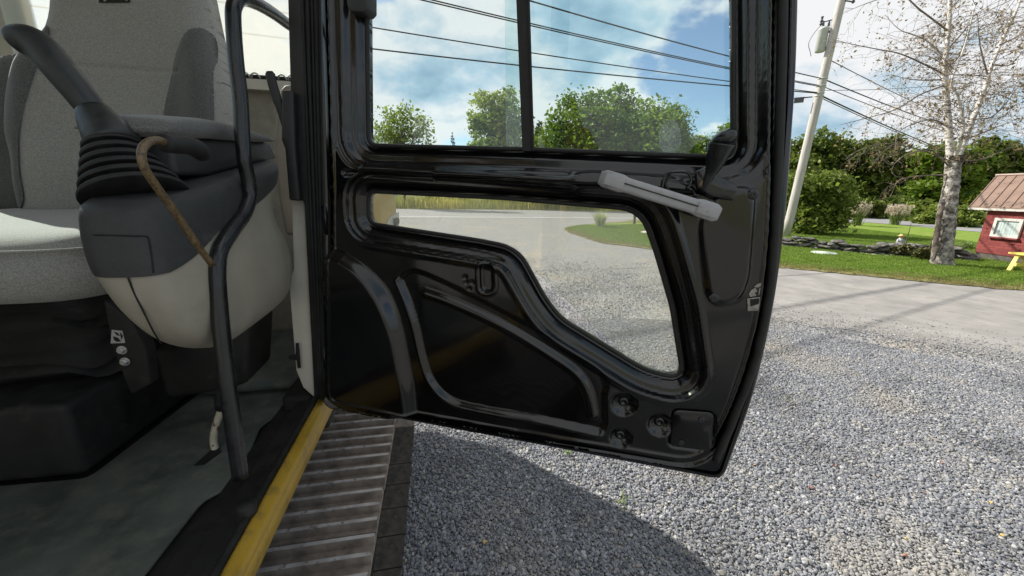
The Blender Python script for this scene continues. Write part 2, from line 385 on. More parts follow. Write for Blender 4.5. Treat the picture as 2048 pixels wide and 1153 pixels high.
def relief(name, outline, holes, hfun, P3, cell, mat, parent, back=None):
    """a pressed sheet: fine grid inside OUTLINE minus HOLES, border points slid onto the outline, P3(x, y, h) -> world"""
    lo, hi = outline.min(0) - 2 * cell, outline.max(0) + 2 * cell
    xs, ys = np.arange(lo[0], hi[0], cell), np.arange(lo[1], hi[1], cell)
    X, Y = np.meshgrid(xs, ys, indexing='ij')
    def field(X, Y):
        s = sdf(X, Y, outline)
        for h in holes: s = np.maximum(s, -sdf(X, Y, h))
        return s
    S = field(X, Y)
    for _ in range(2):
        near = np.abs(S) < 0.75 * cell
        xb, yb = X[near], Y[near]; e_ = cell * 0.05
        s0 = field(xb, yb); gx = (field(xb + e_, yb) - s0) / e_; gy = (field(xb, yb + e_) - s0) / e_
        g2 = gx * gx + gy * gy + 1e-9
        X = X.copy(); Y = Y.copy(); X[near] = xb - s0 * gx / g2; Y[near] = yb - s0 * gy / g2
        S2 = S.copy(); S2[near] = 0.0
        if _ == 0: S = np.where(near, 0.0, S)
        break
    near = np.abs(field(X, Y)) < 0.02 * cell + 1e-9
    S = np.where(near, 0.0, S)
    ok = S <= 1e-9
    nx, ny = X.shape; idx = np.arange(nx * ny).reshape(nx, ny)
    q = ok[:-1, :-1] & ok[1:, :-1] & ok[1:, 1:] & ok[:-1, 1:]
    Fq = np.stack([idx[:-1, :-1][q], idx[1:, :-1][q], idx[1:, 1:][q], idx[:-1, 1:][q]], 1)
    # half cells at the border
    tri = []
    A, B_, C_, D_ = ok[:-1, :-1], ok[1:, :-1], ok[1:, 1:], ok[:-1, 1:]
    ia, ib, ic, id_ = idx[:-1, :-1], idx[1:, :-1], idx[1:, 1:], idx[:-1, 1:]
    for m_, t in ((A & B_ & C_ & ~D_, (ia, ib, ic)), (B_ & C_ & D_ & ~A, (ib, ic, id_)), (C_ & D_ & A & ~B_, (ic, id_, ia)), (D_ & A & B_ & ~C_, (id_, ia, ib))):
        tri.append(np.stack([t[0][m_], t[1][m_], t[2][m_]], 1))
    tri = np.concatenate(tri)
    Hh = hfun(X, Y)
    V = P3(X.ravel(), Y.ravel(), Hh.ravel())
    used = np.unique(np.concatenate([Fq.ravel(), tri.ravel()])); rm = -np.ones(nx * ny, int); rm[used] = np.arange(len(used))
    V = V[used]; Fq = rm[Fq]; tri = rm[tri]
    faces = [tuple(x) for x in Fq.tolist()] + [tuple(x) for x in tri.tolist()]
    if back is not None:
        n = len(V); Vb = P3(X.ravel()[used], Y.ravel()[used], np.full(n, back))
        from collections import Counter
        ed = {}
        for fc in faces:
            for i in range(len(fc)):
                a, b = fc[i], fc[(i + 1) % len(fc)]
                if (b, a) in ed: del ed[(b, a)]
                else: ed[(a, b)] = 1
        fb = [tuple(n + i for i in reversed(fc)) for fc in faces]
        fs = [(b, a, n + a, n + b) for a, b in ed]
        V = np.concatenate([V, Vb]); faces = faces + fb + fs
    return mk(name, V, faces, mat, parent, smooth=True)
def loft(rings, cap=True):
    """rings: list of (k,3) arrays"""
    k = len(rings[0]); V = np.concatenate(rings); Fc = []
    for i in range(len(rings) - 1):
        for j in range(k):
            jj = (j + 1) % k
            Fc.append((i * k + j, i * k + jj, (i + 1) * k + jj, (i + 1) * k + j))
    if cap: Fc.append(tuple(range(k))[::-1]); Fc.append(tuple((len(rings) - 1) * k + j for j in range(k)))
    return V, Fc
def lathe(c, axis, prof, sides=20, ex=None):
    """prof: (distance along axis, radius)"""
    axis = np.asarray(axis, float) / np.linalg.norm(axis); c = np.asarray(c, float)
    ref = np.array([0, 0, 1.0]) if abs(axis[2]) < 0.9 else np.array([1.0, 0, 0])
    u = np.cross(axis, ref); u /= np.linalg.norm(u); v = np.cross(axis, u)
    ang = np.linspace(0, 2 * math.pi, sides, endpoint=False)
    return loft([c + d * axis + max(r, 1e-4) * (np.cos(ang)[:, None] * u + np.sin(ang)[:, None] * v) for d, r in prof])
def sq(ang, n):
    c, s = np.cos(ang), np.sin(ang)
    return np.sign(c) * np.abs(c) ** (2 / n), np.sign(s) * np.abs(s) ** (2 / n)
# ------------------------------------------------------------------ the setting: ground, road, lawn
def sheet(name, pts, z, mat, jitter=0.0, step=None, kind='structure', parent=None):
    P = [np.array([p[0], p[1]], float) for p in pts]; out = []
    for i, p in enumerate(P):
        q = P[(i + 1) % len(P)]; L = np.linalg.norm(q - p)
        k = max(1, int(L / step)) if step else 1
        for j in range(k):
            t = j / k; x = p * (1 - t) + q * t
            if jitter: x = x + rng.normal(0, jitter, 2)
            out.append((x[0], x[1], z))
    o = mk(name, out, [tuple(range(len(out)))], mat, parent)
    if kind and parent is None: o['kind'] = kind
    return o
g = 1500.0
n_g = 24
gx_ = np.linspace(-g, g, n_g)
GV = np.array([(x, y, 0.0) for x in gx_ for y in gx_])
GF = np.array([(i * n_g + j, (i + 1) * n_g + j, (i + 1) * n_g + j + 1, i * n_g + j + 1) for i in range(n_g - 1) for j in range(n_g - 1)])
tag(mk('ground', GV, GF, M['field']), kind='structure')

# gravel lot: crushed stone whose finer dirt shows through in patches
mg, nt, bs = new_mat('crushed_gravel'); N, L = nt.nodes, nt.links
tc = N.new('ShaderNodeTexCoord')
vo = N.new('ShaderNodeTexVoronoi'); vo.inputs['Scale'].default_value = 42
vo2 = N.new('ShaderNodeTexVoronoi'); vo2.inputs['Scale'].default_value = 19
no = N.new('ShaderNodeTexNoise'); no.inputs['Scale'].default_value = 0.75; no.inputs['Detail'].default_value = 9; no.inputs['Roughness'].default_value = 0.6
no2 = N.new('ShaderNodeTexNoise'); no2.inputs['Scale'].default_value = 7.0; no2.inputs['Detail'].default_value = 6
for n_ in (vo, vo2, no, no2): L.new(tc.outputs['Object'], n_.inputs['Vector'])
hs = N.new('ShaderNodeSeparateColor'); L.new(vo.outputs['Color'], hs.inputs[0])
cr = N.new('ShaderNodeValToRGB'); L.new(hs.outputs[0], cr.inputs[0])
cr.color_ramp.elements[0].color = (0.17, 0.17, 0.178, 1); cr.color_ramp.elements[1].color = (0.35, 0.345, 0.34, 1)
mr = N.new('ShaderNodeMapRange'); mr.inputs[1].default_value = 0.5; mr.inputs[2].default_value = 0.68; L.new(no.outputs[0], mr.inputs[0])
mx = N.new('ShaderNodeMixRGB'); L.new(mr.outputs[0], mx.inputs[0]); L.new(cr.outputs[0], mx.inputs[1])
crd = N.new('ShaderNodeValToRGB'); L.new(no2.outputs[0], crd.inputs[0])
crd.color_ramp.elements[0].position = 0.35; crd.color_ramp.elements[1].position = 0.65
crd.color_ramp.elements[0].color = (0.25, 0.225, 0.19, 1); crd.color_ramp.elements[1].color = (0.40, 0.365, 0.31, 1)
L.new(crd.outputs[0], mx.inputs[2]); L.new(mx.outputs[0], bs.inputs['Base Color'])
bs.inputs['Roughness'].default_value = 0.9; bs.inputs['Specular IOR Level'].default_value = 0.2
bp = N.new('ShaderNodeBump'); bp.inputs['Strength'].default_value = 0.9; bp.inputs['Distance'].default_value = 0.02; bp.invert = True
L.new(vo.outputs['Distance'], bp.inputs['Height']); L.new(bp.outputs[0], bs.inputs['Normal'])
M['gravel'] = mg
lot = [(-60, -25), (30, -25), (30, 3), (12, 4.5), (9.5, 7.9)] + [tuple(gp(*q)[:2]) for q in ((1900, 572), (1560, 540), (1310, 500), (1200, 486), (1140, 466), (1128, 457), (1150, 451))] + [(7.5, 24.4), (6.0, 26.8), (-60, 11.5)]
sheet('gravel_lot', lot, 0.006, M['gravel'], 0.05, 0.5)

# the road beyond the lot, with its white edge line
e0, e1 = gp(802, 437)[:2], gp(1180, 439)[:2]
rd = (e1 - e0) / np.linalg.norm(e1 - e0); rnn = np.array([-rd[1], rd[0]])
rc0 = e0 - rd * 80
near = [rc0, e1, gp(1500, 446)[:2], gp(1740, 446)[:2], gp(1815, 452)[:2], gp(1950, 464)[:2], gp(2048, 472)[:2], np.array([60.0, 16.0])]
far = [rc0 + rnn * 10.5, e1 + rnn * 10.8, gp(1500, 428)[:2], gp(1740, 427)[:2], gp(1815, 442)[:2], gp(1950, 452)[:2], gp(2048, 458)[:2], np.array([64.0, 22.0])]
V = np.array([(p[0], p[1], 0.012) for p in near] + [(p[0], p[1], 0.012) for p in far]); nn = len(near)
road = tag(mk('road', V, [(i, i + 1, nn + i + 1, nn + i) for i in range(nn - 1)], M['road']), kind='structure')
l0, l1 = e0 + rnn * 1.1, e1 + rnn * 1.1
lp = [l0 - rd * 70, l1 + rd * 14, l1 + rd * 14 + rnn * 0.22, l0 - rd * 70 + rnn * 0.22]
mk('edge_line', [(p[0], p[1], 0.017) for p in lp], [(0, 1, 2, 3)], M['paint_white'], road)
c0, c1 = e0 + rnn * 5.6, e1 + rnn * 5.6

# paved driveway between the gravel and the lawn
drv = [gp(*q)[:2] for q in ((1545, 640), (1700, 662), (1850, 690), (2048, 722))] + [np.array([11.5, 1.0]), np.array([16.0, 3.5])] + [gp(*q)[:2] for q in ((2048, 578), (1800, 556), (1560, 534), (1440, 516), (1350, 508))]
drv += [np.array([2.9, 8.8]), np.array([2.4, 6.9])]
sheet('driveway', drv, 0.011, M['drive'], 0.06, 0.1)
# narrow cracks filled with tar across the drive
# lawn
ln_near = [(1131, 458), (1145, 466), (1200, 484), (1310, 498), (1560, 533), (1700, 547), (1850, 561), (2048, 578)]
ln = [gp(*q)[:2] for q in ln_near] + [np.array([13.0, 5.2]), np.array([40.0, 2.0]), np.array([59.0, 15.6])] + [gp(*q)[:2] for q in ((2048, 473), (1950, 465), (1815, 453), (1740, 447), (1500, 447), (1310, 447), (1200, 448), (1150, 452))]
ln_e = [p + 0 for p in ln]
sheet('lawn', ln, 0.022, M['lawn'], 0.03, 0.35)
# dry margin along the drive
vg_out = [gp(*q)[:2] for q in ((1128, 459), (1143, 468), (1200, 487), (1310, 501), (1560, 537), (1700, 551), (1850, 566), (2048, 584))]
vg_in = [gp(*q)[:2] for q in ((1160, 461), (1180, 470), (1225, 483), (1320, 496), (1560, 527), (1700, 540), (1850, 553), (2048, 570))]
sheet('dry_verge', vg_out + vg_in[::-1], 0.027, M['verge'], 0.05, 0.2)

# scattering of small alike pieces nobody could count
def scatter(name, pts, rot, scl, idx, sources, label, cat):
    me = bpy.data.meshes.new(name); me.vertices.add(len(pts)); me.vertices.foreach_set('co', np.asarray(pts, np.float32).ravel())
    for nm, ty, ar, key in (('rot', 'FLOAT_VECTOR', rot, 'vector'), ('scl', 'FLOAT', scl, 'value'), ('vid', 'INT', idx, 'value')):
        at = me.attributes.new(nm, ty, 'POINT'); at.data.foreach_set(key, np.asarray(ar).ravel())
    o = bpy.data.objects.new(name, me); COL.objects.link(o)
    ng = bpy.data.node_groups.new(name + '_nodes', 'GeometryNodeTree')
    ng.interface.new_socket('Geometry', in_out='INPUT', socket_type='NodeSocketGeometry')
    ng.interface.new_socket('Geometry', in_out='OUTPUT', socket_type='NodeSocketGeometry')
    gi, go = ng.nodes.new('NodeGroupInput'), ng.nodes.new('NodeGroupOutput')
    ip = ng.nodes.new('GeometryNodeInstanceOnPoints'); jn = ng.nodes.new('GeometryNodeJoinGeometry')
    for s in reversed(sources):
        oi = ng.nodes.new('GeometryNodeObjectInfo'); oi.inputs['Object'].default_value = s; oi.inputs['As Instance'].default_value = True
        ng.links.new(oi.outputs['Geometry'], jn.inputs[0])
    def attr(nm, ty):
        a = ng.nodes.new('GeometryNodeInputNamedAttribute'); a.data_type = ty; a.inputs['Name'].default_value = nm
        return [s for s in a.outputs if s.enabled][0]
    e2r = ng.nodes.new('FunctionNodeEulerToRotation'); ng.links.new(attr('rot', 'FLOAT_VECTOR'), e2r.inputs[0])
    ng.links.new(gi.outputs[0], ip.inputs['Points']); ng.links.new(jn.outputs[0], ip.inputs['Instance'])
    ip.inputs['Pick Instance'].default_value = True
    ng.links.new(attr('vid', 'INT'), ip.inputs['Instance Index'])
    ng.links.new(e2r.outputs[0], ip.inputs['Rotation']); ng.links.new(attr('scl', 'FLOAT'), ip.inputs['Scale'])
    ng.links.new(ip.outputs[0], go.inputs[0])
    md = o.modifiers.new('scatter', 'NODES'); md.node_group = ng
    tag(o, label, cat, kind='stuff')
    return o
# stones
ms, nt, bs = new_mat('gravel_stone'); N, L = nt.nodes, nt.links
oi = N.new('ShaderNodeObjectInfo'); cr = N.new('ShaderNodeValToRGB'); L.new(oi.outputs['Random'], cr.inputs[0])
el = cr.color_ramp.elements
el[0].position = 0.0; el[0].color = (0.13, 0.135, 0.15, 1); el[1].position = 1.0; el[1].color = (0.50, 0.50, 0.50, 1)
for p_, c_ in ((0.3, (0.205, 0.215, 0.242, 1)), (0.75, (0.30, 0.312, 0.342, 1)), (0.92, (0.36, 0.335, 0.29, 1)), (0.95, (0.42, 0.42, 0.42, 1))):
    q = el.new(p_); q.color = c_
tn = N.new('ShaderNodeTexCoord'); nn_ = N.new('ShaderNodeTexNoise'); nn_.inputs['Scale'].default_value = 90; L.new(tn.outputs['Object'], nn_.inputs['Vector'])
mxs = N.new('ShaderNodeMixRGB'); mxs.blend_type = 'MULTIPLY'; mxs.inputs[0].default_value = 0.35; L.new(cr.outputs[0], mxs.inputs[1]); L.new(nn_.outputs[0], mxs.inputs[2])
npat = N.new('ShaderNodeTexNoise'); npat.inputs['Scale'].default_value = 1.1; npat.inputs['Detail'].default_value = 5; L.new(oi.outputs['Location'], npat.inputs['Vector'])
mpat = N.new('ShaderNodeMapRange'); mpat.inputs[1].default_value = 0.52; mpat.inputs[2].default_value = 0.72; mpat.inputs[4].default_value = 0.75; L.new(npat.outputs[0], mpat.inputs[0])
mdust = N.new('ShaderNodeMixRGB'); L.new(mpat.outputs[0], mdust.inputs[0]); L.new(mxs.outputs[0], mdust.inputs[1]); mdust.inputs[2].default_value = (0.30, 0.275, 0.235, 1)
mpd = N.new('ShaderNodeMapRange'); mpd.inputs[1].default_value = 0.30; mpd.inputs[2].default_value = 0.46; mpd.inputs[3].default_value = 0.62; mpd.inputs[4].default_value = 1.0; L.new(npat.outputs[0], mpd.inputs[0])
mdk = N.new('ShaderNodeMixRGB'); mdk.blend_type = 'MULTIPLY'; mdk.inputs[0].default_value = 1.0; L.new(mdust.outputs[0], mdk.inputs[1]); L.new(mpd.outputs[0], mdk.inputs[2])
L.new(mdk.outputs[0], bs.inputs['Base Color']); bs.inputs['Roughness'].default_value = 0.8; bs.inputs['Specular IOR Level'].default_value = 0.3
M['stone'] = ms
def rock_mesh(name, sx, sy, sz, seed, sub=1, rough=0.28):
    r_ = np.random.default_rng(seed); bm = bmesh.new(); bmesh.ops.create_icosphere(bm, subdivisions=sub, radius=1.0)
    # chop by random planes for broken faces
    pl = r_.normal(size=(11, 3)); pl /= np.linalg.norm(pl, axis=1)[:, None]; pd = r_.uniform(0.55, 0.88, 11)
    for v in bm.verts:
        p = np.array(v.co) * (1 + r_.normal(0, rough * 0.25))
        for n_, d_ in zip(pl, pd):
            e_ = p @ n_ - d_
            if e_ > 0: p = p - e_ * n_
        v.co = (p[0] * sx, p[1] * sy, p[2] * sz)
    me = bpy.data.meshes.new(name); bm.to_mesh(me); bm.free()
    return me
STONES = []
for i in range(8):
    me = rock_mesh('pebble', 0.0130 * random.uniform(0.85, 1.25), 0.0095 * random.uniform(0.8, 1.2), 0.0075 * random.uniform(0.8, 1.3), 40 + i, 2, 0.1)
    me.materials.append(ms); STONES.append(bpy.data.objects.new('pebble_form', me))
def in_poly(X, Y, P): return inside(X, Y, np.array(P))
# crushed stone in front of, under and beyond the open door
def stone_points(n, poly, smin, smax):
    P = np.array(poly); lo, hi = P.min(0), P.max(0); out = []
    q = rng.uniform(lo, hi, (n, 2)); q = q[in_poly(q[:, 0], q[:, 1], P)]
    return q
nearq = stone_points(460000, [gp(780, 1190)[:2] - [0.35, 0.1], gp(2080, 1190)[:2] + [0.9, -0.3], gp(2080, 800)[:2] + [1.6, -0.9], gp(1900, 720)[:2], gp(1560, 655)[:2], gp(1300, 640)[:2], gp(1050, 640)[:2], gp(900, 700)[:2] - [0.6, 0], gp(790, 860)[:2] - [0.5, 0]], 1, 1)
farq = stone_points(160000, [gp(1300, 640)[:2] + [0, -0.05], gp(1560, 655)[:2], gp(1560, 640)[:2], gp(1400, 560)[:2], gp(1330, 505)[:2], gp(1000, 490)[:2], gp(850, 500)[:2], gp(800, 600)[:2], gp(1050, 645)[:2]], 1, 1)
# the drive's fine surface shows where stones thin out
def thin(q, keep):
    s = np.sin(q[:, 0] * 1.7 + 1.1) * np.sin(q[:, 1] * 1.3 + q[:, 0] * 0.6) + 0.5 * np.sin(q[:, 0] * 4.1 - q[:, 1] * 3.3)
    return q[rng.random(len(q)) < np.clip(keep + 0.35 * s, 0.05, 1)]
edge = np.array([gp(*t)[:2] for t in ((1500, 632), (1700, 660), (1850, 690), (2060, 722))])
far_d = np.linalg.norm(farq, axis=1); nearq = thin(nearq, 0.92); farq = farq[rng.random(len(farq)) < np.clip((10.5 - far_d) / 5.5, 0, 1)]; farq = thin(farq, 0.5)
# stray stones out over the edge of the drive, fewer and fewer
ov = stone_points(60000, [gp(1500, 640)[:2], gp(1560, 655)[:2], gp(1900, 720)[:2], gp(2080, 800)[:2], gp(2080, 660)[:2], gp(1850, 630)[:2], gp(1540, 585)[:2]], 1, 1)
ovd = seg_dist(ov[:, 0], ov[:, 1], edge, False); ov = ov[rng.random(len(ov)) < np.exp(-ovd / 0.28) * 0.8]
nrm = np.concatenate([nearq, farq, ov])
nrm = nrm[rng.permutation(len(nrm))]
zs = 0.008 + rng.uniform(0, 0.008, len(nrm))
scatter('gravel', np.column_stack([nrm, zs]), np.column_stack([rng.normal(0, 0.5, len(nrm)), rng.normal(0, 0.5, len(nrm)), rng.uniform(0, 6.3, len(nrm))]),
        np.clip(rng.lognormal(-0.46, 0.36, len(nrm)), 0.3, 1.6), rng.integers(0, 8, len(nrm)), STONES, 'loose grey crushed stone covering the lot around the machine', 'gravel')
# lawn blades
def blade_tuft(name, n, h, spread, w, mat, seed, lean=0.5):
    r_ = np.random.default_rng(seed); V, Fc, T = [], [], []
    for i in range(n):
        a = r_.uniform(0, 6.3); c = np.array([math.cos(a), math.sin(a), 0]); s = np.array([-c[1], c[0], 0]); b0 = np.append(r_.normal(0, spread, 2), 0)
        hh = h * r_.uniform(0.6, 1.15); ln_ = lean * r_.uniform(0.2, 1.0) * hh
        o_ = len(V)
        for t, ww in ((0, 1), (0.5, 0.8), (1, 0.12)):
            p = b0 + c * ln_ * t * t + ZUP * hh * (t - 0.15 * t * t); V += [p - s * w * ww, p + s * w * ww]
        Fc += [(o_, o_ + 1, o_ + 3, o_ + 2), (o_ + 2, o_ + 3, o_ + 5, o_ + 4)]; tv = r_.random(); T += [tv, tv]
    me = mesh_np(name, V, Fc, T); me.materials.append(mat); return me
M['blade'] = leaf_mat('grass_blade', (0.10, 0.18, 0.02), (0.22, 0.32, 0.05), 0.4)
M['blade_dry'] = leaf_mat('dry_grass_blade', (0.26, 0.20, 0.09), (0.22, 0.24, 0.08), 0.35)
TUFTS = [bpy.data.objects.new('tuft_form', blade_tuft('tuft', 16, 0.05, 0.035, 0.0035, M['blade'], 60 + i)) for i in range(3)]
DRY = [bpy.data.objects.new('dry_tuft_form', blade_tuft('dry_tuft', 16, 0.05, 0.04, 0.0035, M['blade_dry'], 70 + i)) for i in range(3)]
lawn_near = [gp(*q)[:2] for q in ((1131, 458), (1200, 484), (1310, 498), (1560, 533), (1700, 547), (1850, 561), (2060, 579), (2060, 500), (1900, 480), (1650, 452), (1550, 455), (1310, 450), (1160, 452))]
gq = stone_points(60000, lawn_near, 1, 1)
dq_ = stone_points(16000, vg_out + vg_in[::-1], 1, 1)
# irregular mixing at the edge
scatter('grass', np.column_stack([gq, np.full(len(gq), 0.02)]), np.column_stack([np.zeros((len(gq), 2)), rng.uniform(0, 6.3, len(gq))]), rng.uniform(0.6, 1.5, len(gq)), rng.integers(0, 3, len(gq)), TUFTS, 'short mown green grass of the lawn beside the driveway', 'grass')
scatter('dry_grass', np.column_stack([dq_, np.full(len(dq_), 0.024)]), np.column_stack([np.zeros((len(dq_), 2)), rng.uniform(0, 6.3, len(dq_))]), rng.uniform(0.5, 1.3, len(dq_)), rng.integers(0, 3, len(dq_)), DRY, 'dry yellowish grass fringe between lawn and driveway', 'grass')
# ------------------------------------------------------------------ the excavator
EX = empty('excavator', W(-0.6, -0.5, 0.0), 'yellow tracked excavator with its black cab door swung open', 'excavator')
# --- the open door: plane through the hinge line, s runs along it, t up, h towards the inside of the cab
DS = dep(1435, 950, 0.776) - H; DS[2] = 0; DS /= np.linalg.norm(DS)
DN = np.array([DS[1], -DS[0], 0.0])
def dst(x, y):
    d = ray(x, y); p = CAM + ((H - CAM) @ DN) / (d @ DN) * d
    return np.array([(p - H) @ DS, p[2] - H[2]])
def D3(s, t, h):
    s, t, h = np.atleast_1d(s), np.atleast_1d(t), np.atleast_1d(h)
    return H + s[:, None] * DS + t[:, None] * ZUP + h[:, None] * DN
def dpt(x, y, h=0.0):
    q = dst(x, y); return H + q[0] * DS + q[1] * ZUP + h * DN
def dpoly(pts, rad=0.012, n=6): return fillet([tuple(dst(p[0], p[1])) + ((p[2],) if len(p) > 2 else ()) for p in pts], rad, n)
def dline(pts, n=8): return np.array(catmull([dst(*p) for p in pts], n))
out_poly = dpoly([(628, -330, .01), (643, 0, .01), (655, 400, .01), (656, 808, .03), (800, 838, .01), (1100, 894, .01), (1445, 960, .022), (1503, 800, .06), (1528, 700, .05), (1548, 600, .05), (1562, 500, .05), (1573, 390, .05), (1590, 150, .05), (1594, 0, .05), (1600, -330, .03)])
in_poly_ = dpoly([(640, -330, .01), (657, 0, .01), (668, 400, .01), (669, 793, .03), (800, 820, .01), (1100, 874, .01), (1398, 924, .05), (1452, 835, .05), (1490, 735, .05), (1521, 610, .05), (1535, 480, .05), (1541, 300, .05), (1545, 0, .05), (1548, -330, .03)])
up_win = dpoly([(713, -300, .02), (718, 30, .004), (722, 288, .022), (1050, 296, .003), (1478, 313, .022), (1477, 0, .004), (1474, -300, .02)])
lo_win = dpoly([(722, 383, .020), (1000, 397, .003), (1285, 421, .045), (1316, 510, .01), (1348, 620, .02), (1372, 772, .050), (1292, 752, .03), (1118, 645, .03), (1086, 602, .02), (1030, 500, .055), (950, 484, .01), (724, 449, .020)])
arc_poly = np.array([dst(*p) for p in ((560, 505), (672, 505))] + list(dline([(690, 512), (730, 540), (770, 588), (797, 655), (812, 725), (822, 775), (828, 830)])) + [dst(560, 900)])
rib1 = dline([(795, 562), (812, 602), (829, 655), (843, 716), (862, 766), (900, 803), (960, 820), (1080, 842), (1200, 868)])
rib2 = dline([(850, 588), (900, 606), (1000, 652), (1100, 712), (1150, 748), (1174, 784), (1186, 832)])
rib3 = dline([(800, 556), (826, 541), (880, 560), (960, 600), (1060, 652), (1150, 705), (1200, 742), (1215, 775)])
pan_poly = np.array(list(rib1) + [dst(1212, 850), dst(1210, 790)] + list(rib3[::-1]))
lock_poly = dpoly([(1395, 440, .02), (1440, 366, .02), (1500, 372, .014), (1513, 395, .014), (1500, 560, .03), (1480, 604, .02), (1430, 612, .012), (1411, 590, .014), (1398, 490, .02)])
obr = dpoly([(957, 527), (986, 527), (988, 586), (959, 586)], .02)
groove = dline([(690, 345), (860, 356), (1000, 371), (1150, 387)])
bump_poly = dpoly([(860, 338, .01), (1135, 352, .01), (1180, 338, .01), (1330, 350, .02), (1400, 372, .02), (1390, 388, .02), (1200, 372, .01), (1140, 380, .01), (860, 362, .01)], .02)
acc_poly = dpoly([(1347, 820), (1428, 826), (1424, 903), (1338, 892)], .012)
dims = [(1248, 810, 25), (1321, 851, 25), (1241, 877, 22)]
def door_h(X, Y):
    h = np.zeros(X.shape)
    si = sdf(X, Y, in_poly_)
    h += -0.013 * sstep(si, 0.0, 0.006) + 0.0035 * np.exp(-(si / 0.004) ** 2) + 0.006 * sstep(si, 0.022, 0.028)
    du = sdf(X, Y, up_win); dl = sdf(X, Y, lo_win)
    pu = np.interp(du, [0, .008, .018, .032, .042, .054, .064], [-.030, -.030, -.018, -.016, -.005, -.004, 0])
    pl = np.interp(dl, [0, .008, .020, .034, .040, .046, .054], [-.030, -.030, -.016, -.013, 0.003, 0.003, 0])
    h = np.minimum(h + 0, np.where(du < 0.064, h + pu, h))
    h = np.where(dl < 0.054, h + pl, h)
    h += 0.024 * (1 - sstep(sdf(X, Y, arc_poly), -0.017, 0.013)) * sstep(dl, 0.05, 0.07)
    h += -0.006 * (1 - sstep(sdf(X, Y, pan_poly), -0.006, 0.003))
    d1, d2 = seg_dist(X, Y, rib1, False), seg_dist(X, Y, rib2, False)
    h += 0.0085 * np.clip(1 - (d1 / 0.0085) ** 2, 0, 1) + 0.0085 * np.clip(1 - (d2 / 0.011) ** 2, 0, 1)
    h += 0.008 * (1 - sstep(sdf(X, Y, lock_poly), -0.010, 0.003))
    h += -0.009 * (1 - sstep(sdf(X, Y, obr), -0.006, 0.002)) + 0.002 * np.exp(-((sdf(X, Y, obr) - .003) / .003) ** 2)
    h += -0.005 * np.exp(-(seg_dist(X, Y, groove, False) / 0.006) ** 2)
    h += 0.007 * (1 - sstep(sdf(X, Y, bump_poly), -0.008, 0.002))
    h += -0.004 * (1 - sstep(sdf(X, Y, acc_poly), -0.001, 0.006))
    for x, y, r in dims:
        c = dst(x, y); rr = r / FPX * 0.80; d = np.hypot(X - c[0], Y - c[1])
        h += -0.014 * np.clip(1 - (d / rr) ** 2, 0, 1) ** 0.7
    # small dents by the oblong recess, and the slight waviness of pressed sheet
    for x, y in ((930, 556), (938, 578), (944, 566), (932, 566)):
        c = dst(x, y); h += -0.002 * np.exp(-((X - c[0]) ** 2 + (Y - c[1]) ** 2) / 0.004 ** 2)
    h += 0.0004 * np.sin(X * 31 + 1.3 * np.sin(Y * 17)) * np.sin(Y * 23 + 0.7) + 0.0001 * np.sin(X * 83 + Y * 41)
    return h
door = relief('cab_door', out_poly, [up_win, lo_win], door_h, D3, 0.0028, M['door_black'], EX, back=-0.045)
door['label'] = 'black steel door with a sliding upper window and a lower window, swung open'
def on_door(name, V, Fc, mat, smooth=False): return mk(name, V, Fc, mat, door, smooth)
# gaskets round both openings and the seal near the door's edge
for poly in (up_win, lo_win):
    P = D3(poly[:, 0], poly[:, 1], np.full(len(poly), -0.026)); P = np.concatenate([P, P[:1]])
    on_door('window_gasket', *tube(P, 0.0042, 8, False), M['rubber'], True)
def offset_line(poly, d):
    c = poly.mean(0); P = np.asarray(poly); T = np.roll(P, -1, 0) - np.roll(P, 1, 0); T /= np.linalg.norm(T, axis=1)[:, None] + 1e-12
    return P + np.column_stack([T[:, 1], -T[:, 0]]) * d
sl = dline([(1562, -330), (1568, 0), (1560, 300), (1551, 480), (1537, 610), (1508, 735), (1470, 835), (1432, 925)])
on_door('edge_seal', *tube(D3(sl[:, 0], sl[:, 1], np.full(len(sl), -0.004)), 0.0075, 10), M['rubber'], True)
# folded hem round the whole door edge
ar_ = 0.5 * np.sum(out_poly[:, 0] * np.roll(out_poly[:, 1], -1) - np.roll(out_poly[:, 0], -1) * out_poly[:, 1]); sg_ = 1.0 if ar_ > 0 else -1.0
keep_ = [0]
for i_ in range(1, len(out_poly)):
    if np.linalg.norm(out_poly[i_] - out_poly[keep_[-1]]) > 0.004: keep_.append(i_)
hp = out_poly[keep_]; hem = []
for d_, h_ in ((-0.006, -0.002), (0.001, -0.002), (0.0035, -0.006), (0.0035, -0.044), (0.001, -0.048), (-0.006, -0.048)):
    q = offset_line(hp, sg_ * d_); hem.append(D3(q[:, 0], q[:, 1], np.full(len(q), h_)))
nh = len(hp); HV = np.concatenate(hem); HF = [(i_ * nh + j, i_ * nh + (j + 1) % nh, (i_ + 1) * nh + (j + 1) % nh, (i_ + 1) * nh + j) for i_ in range(5) for j in range(nh)]
on_door('door_hem', HV, HF, M['door_black'], True)
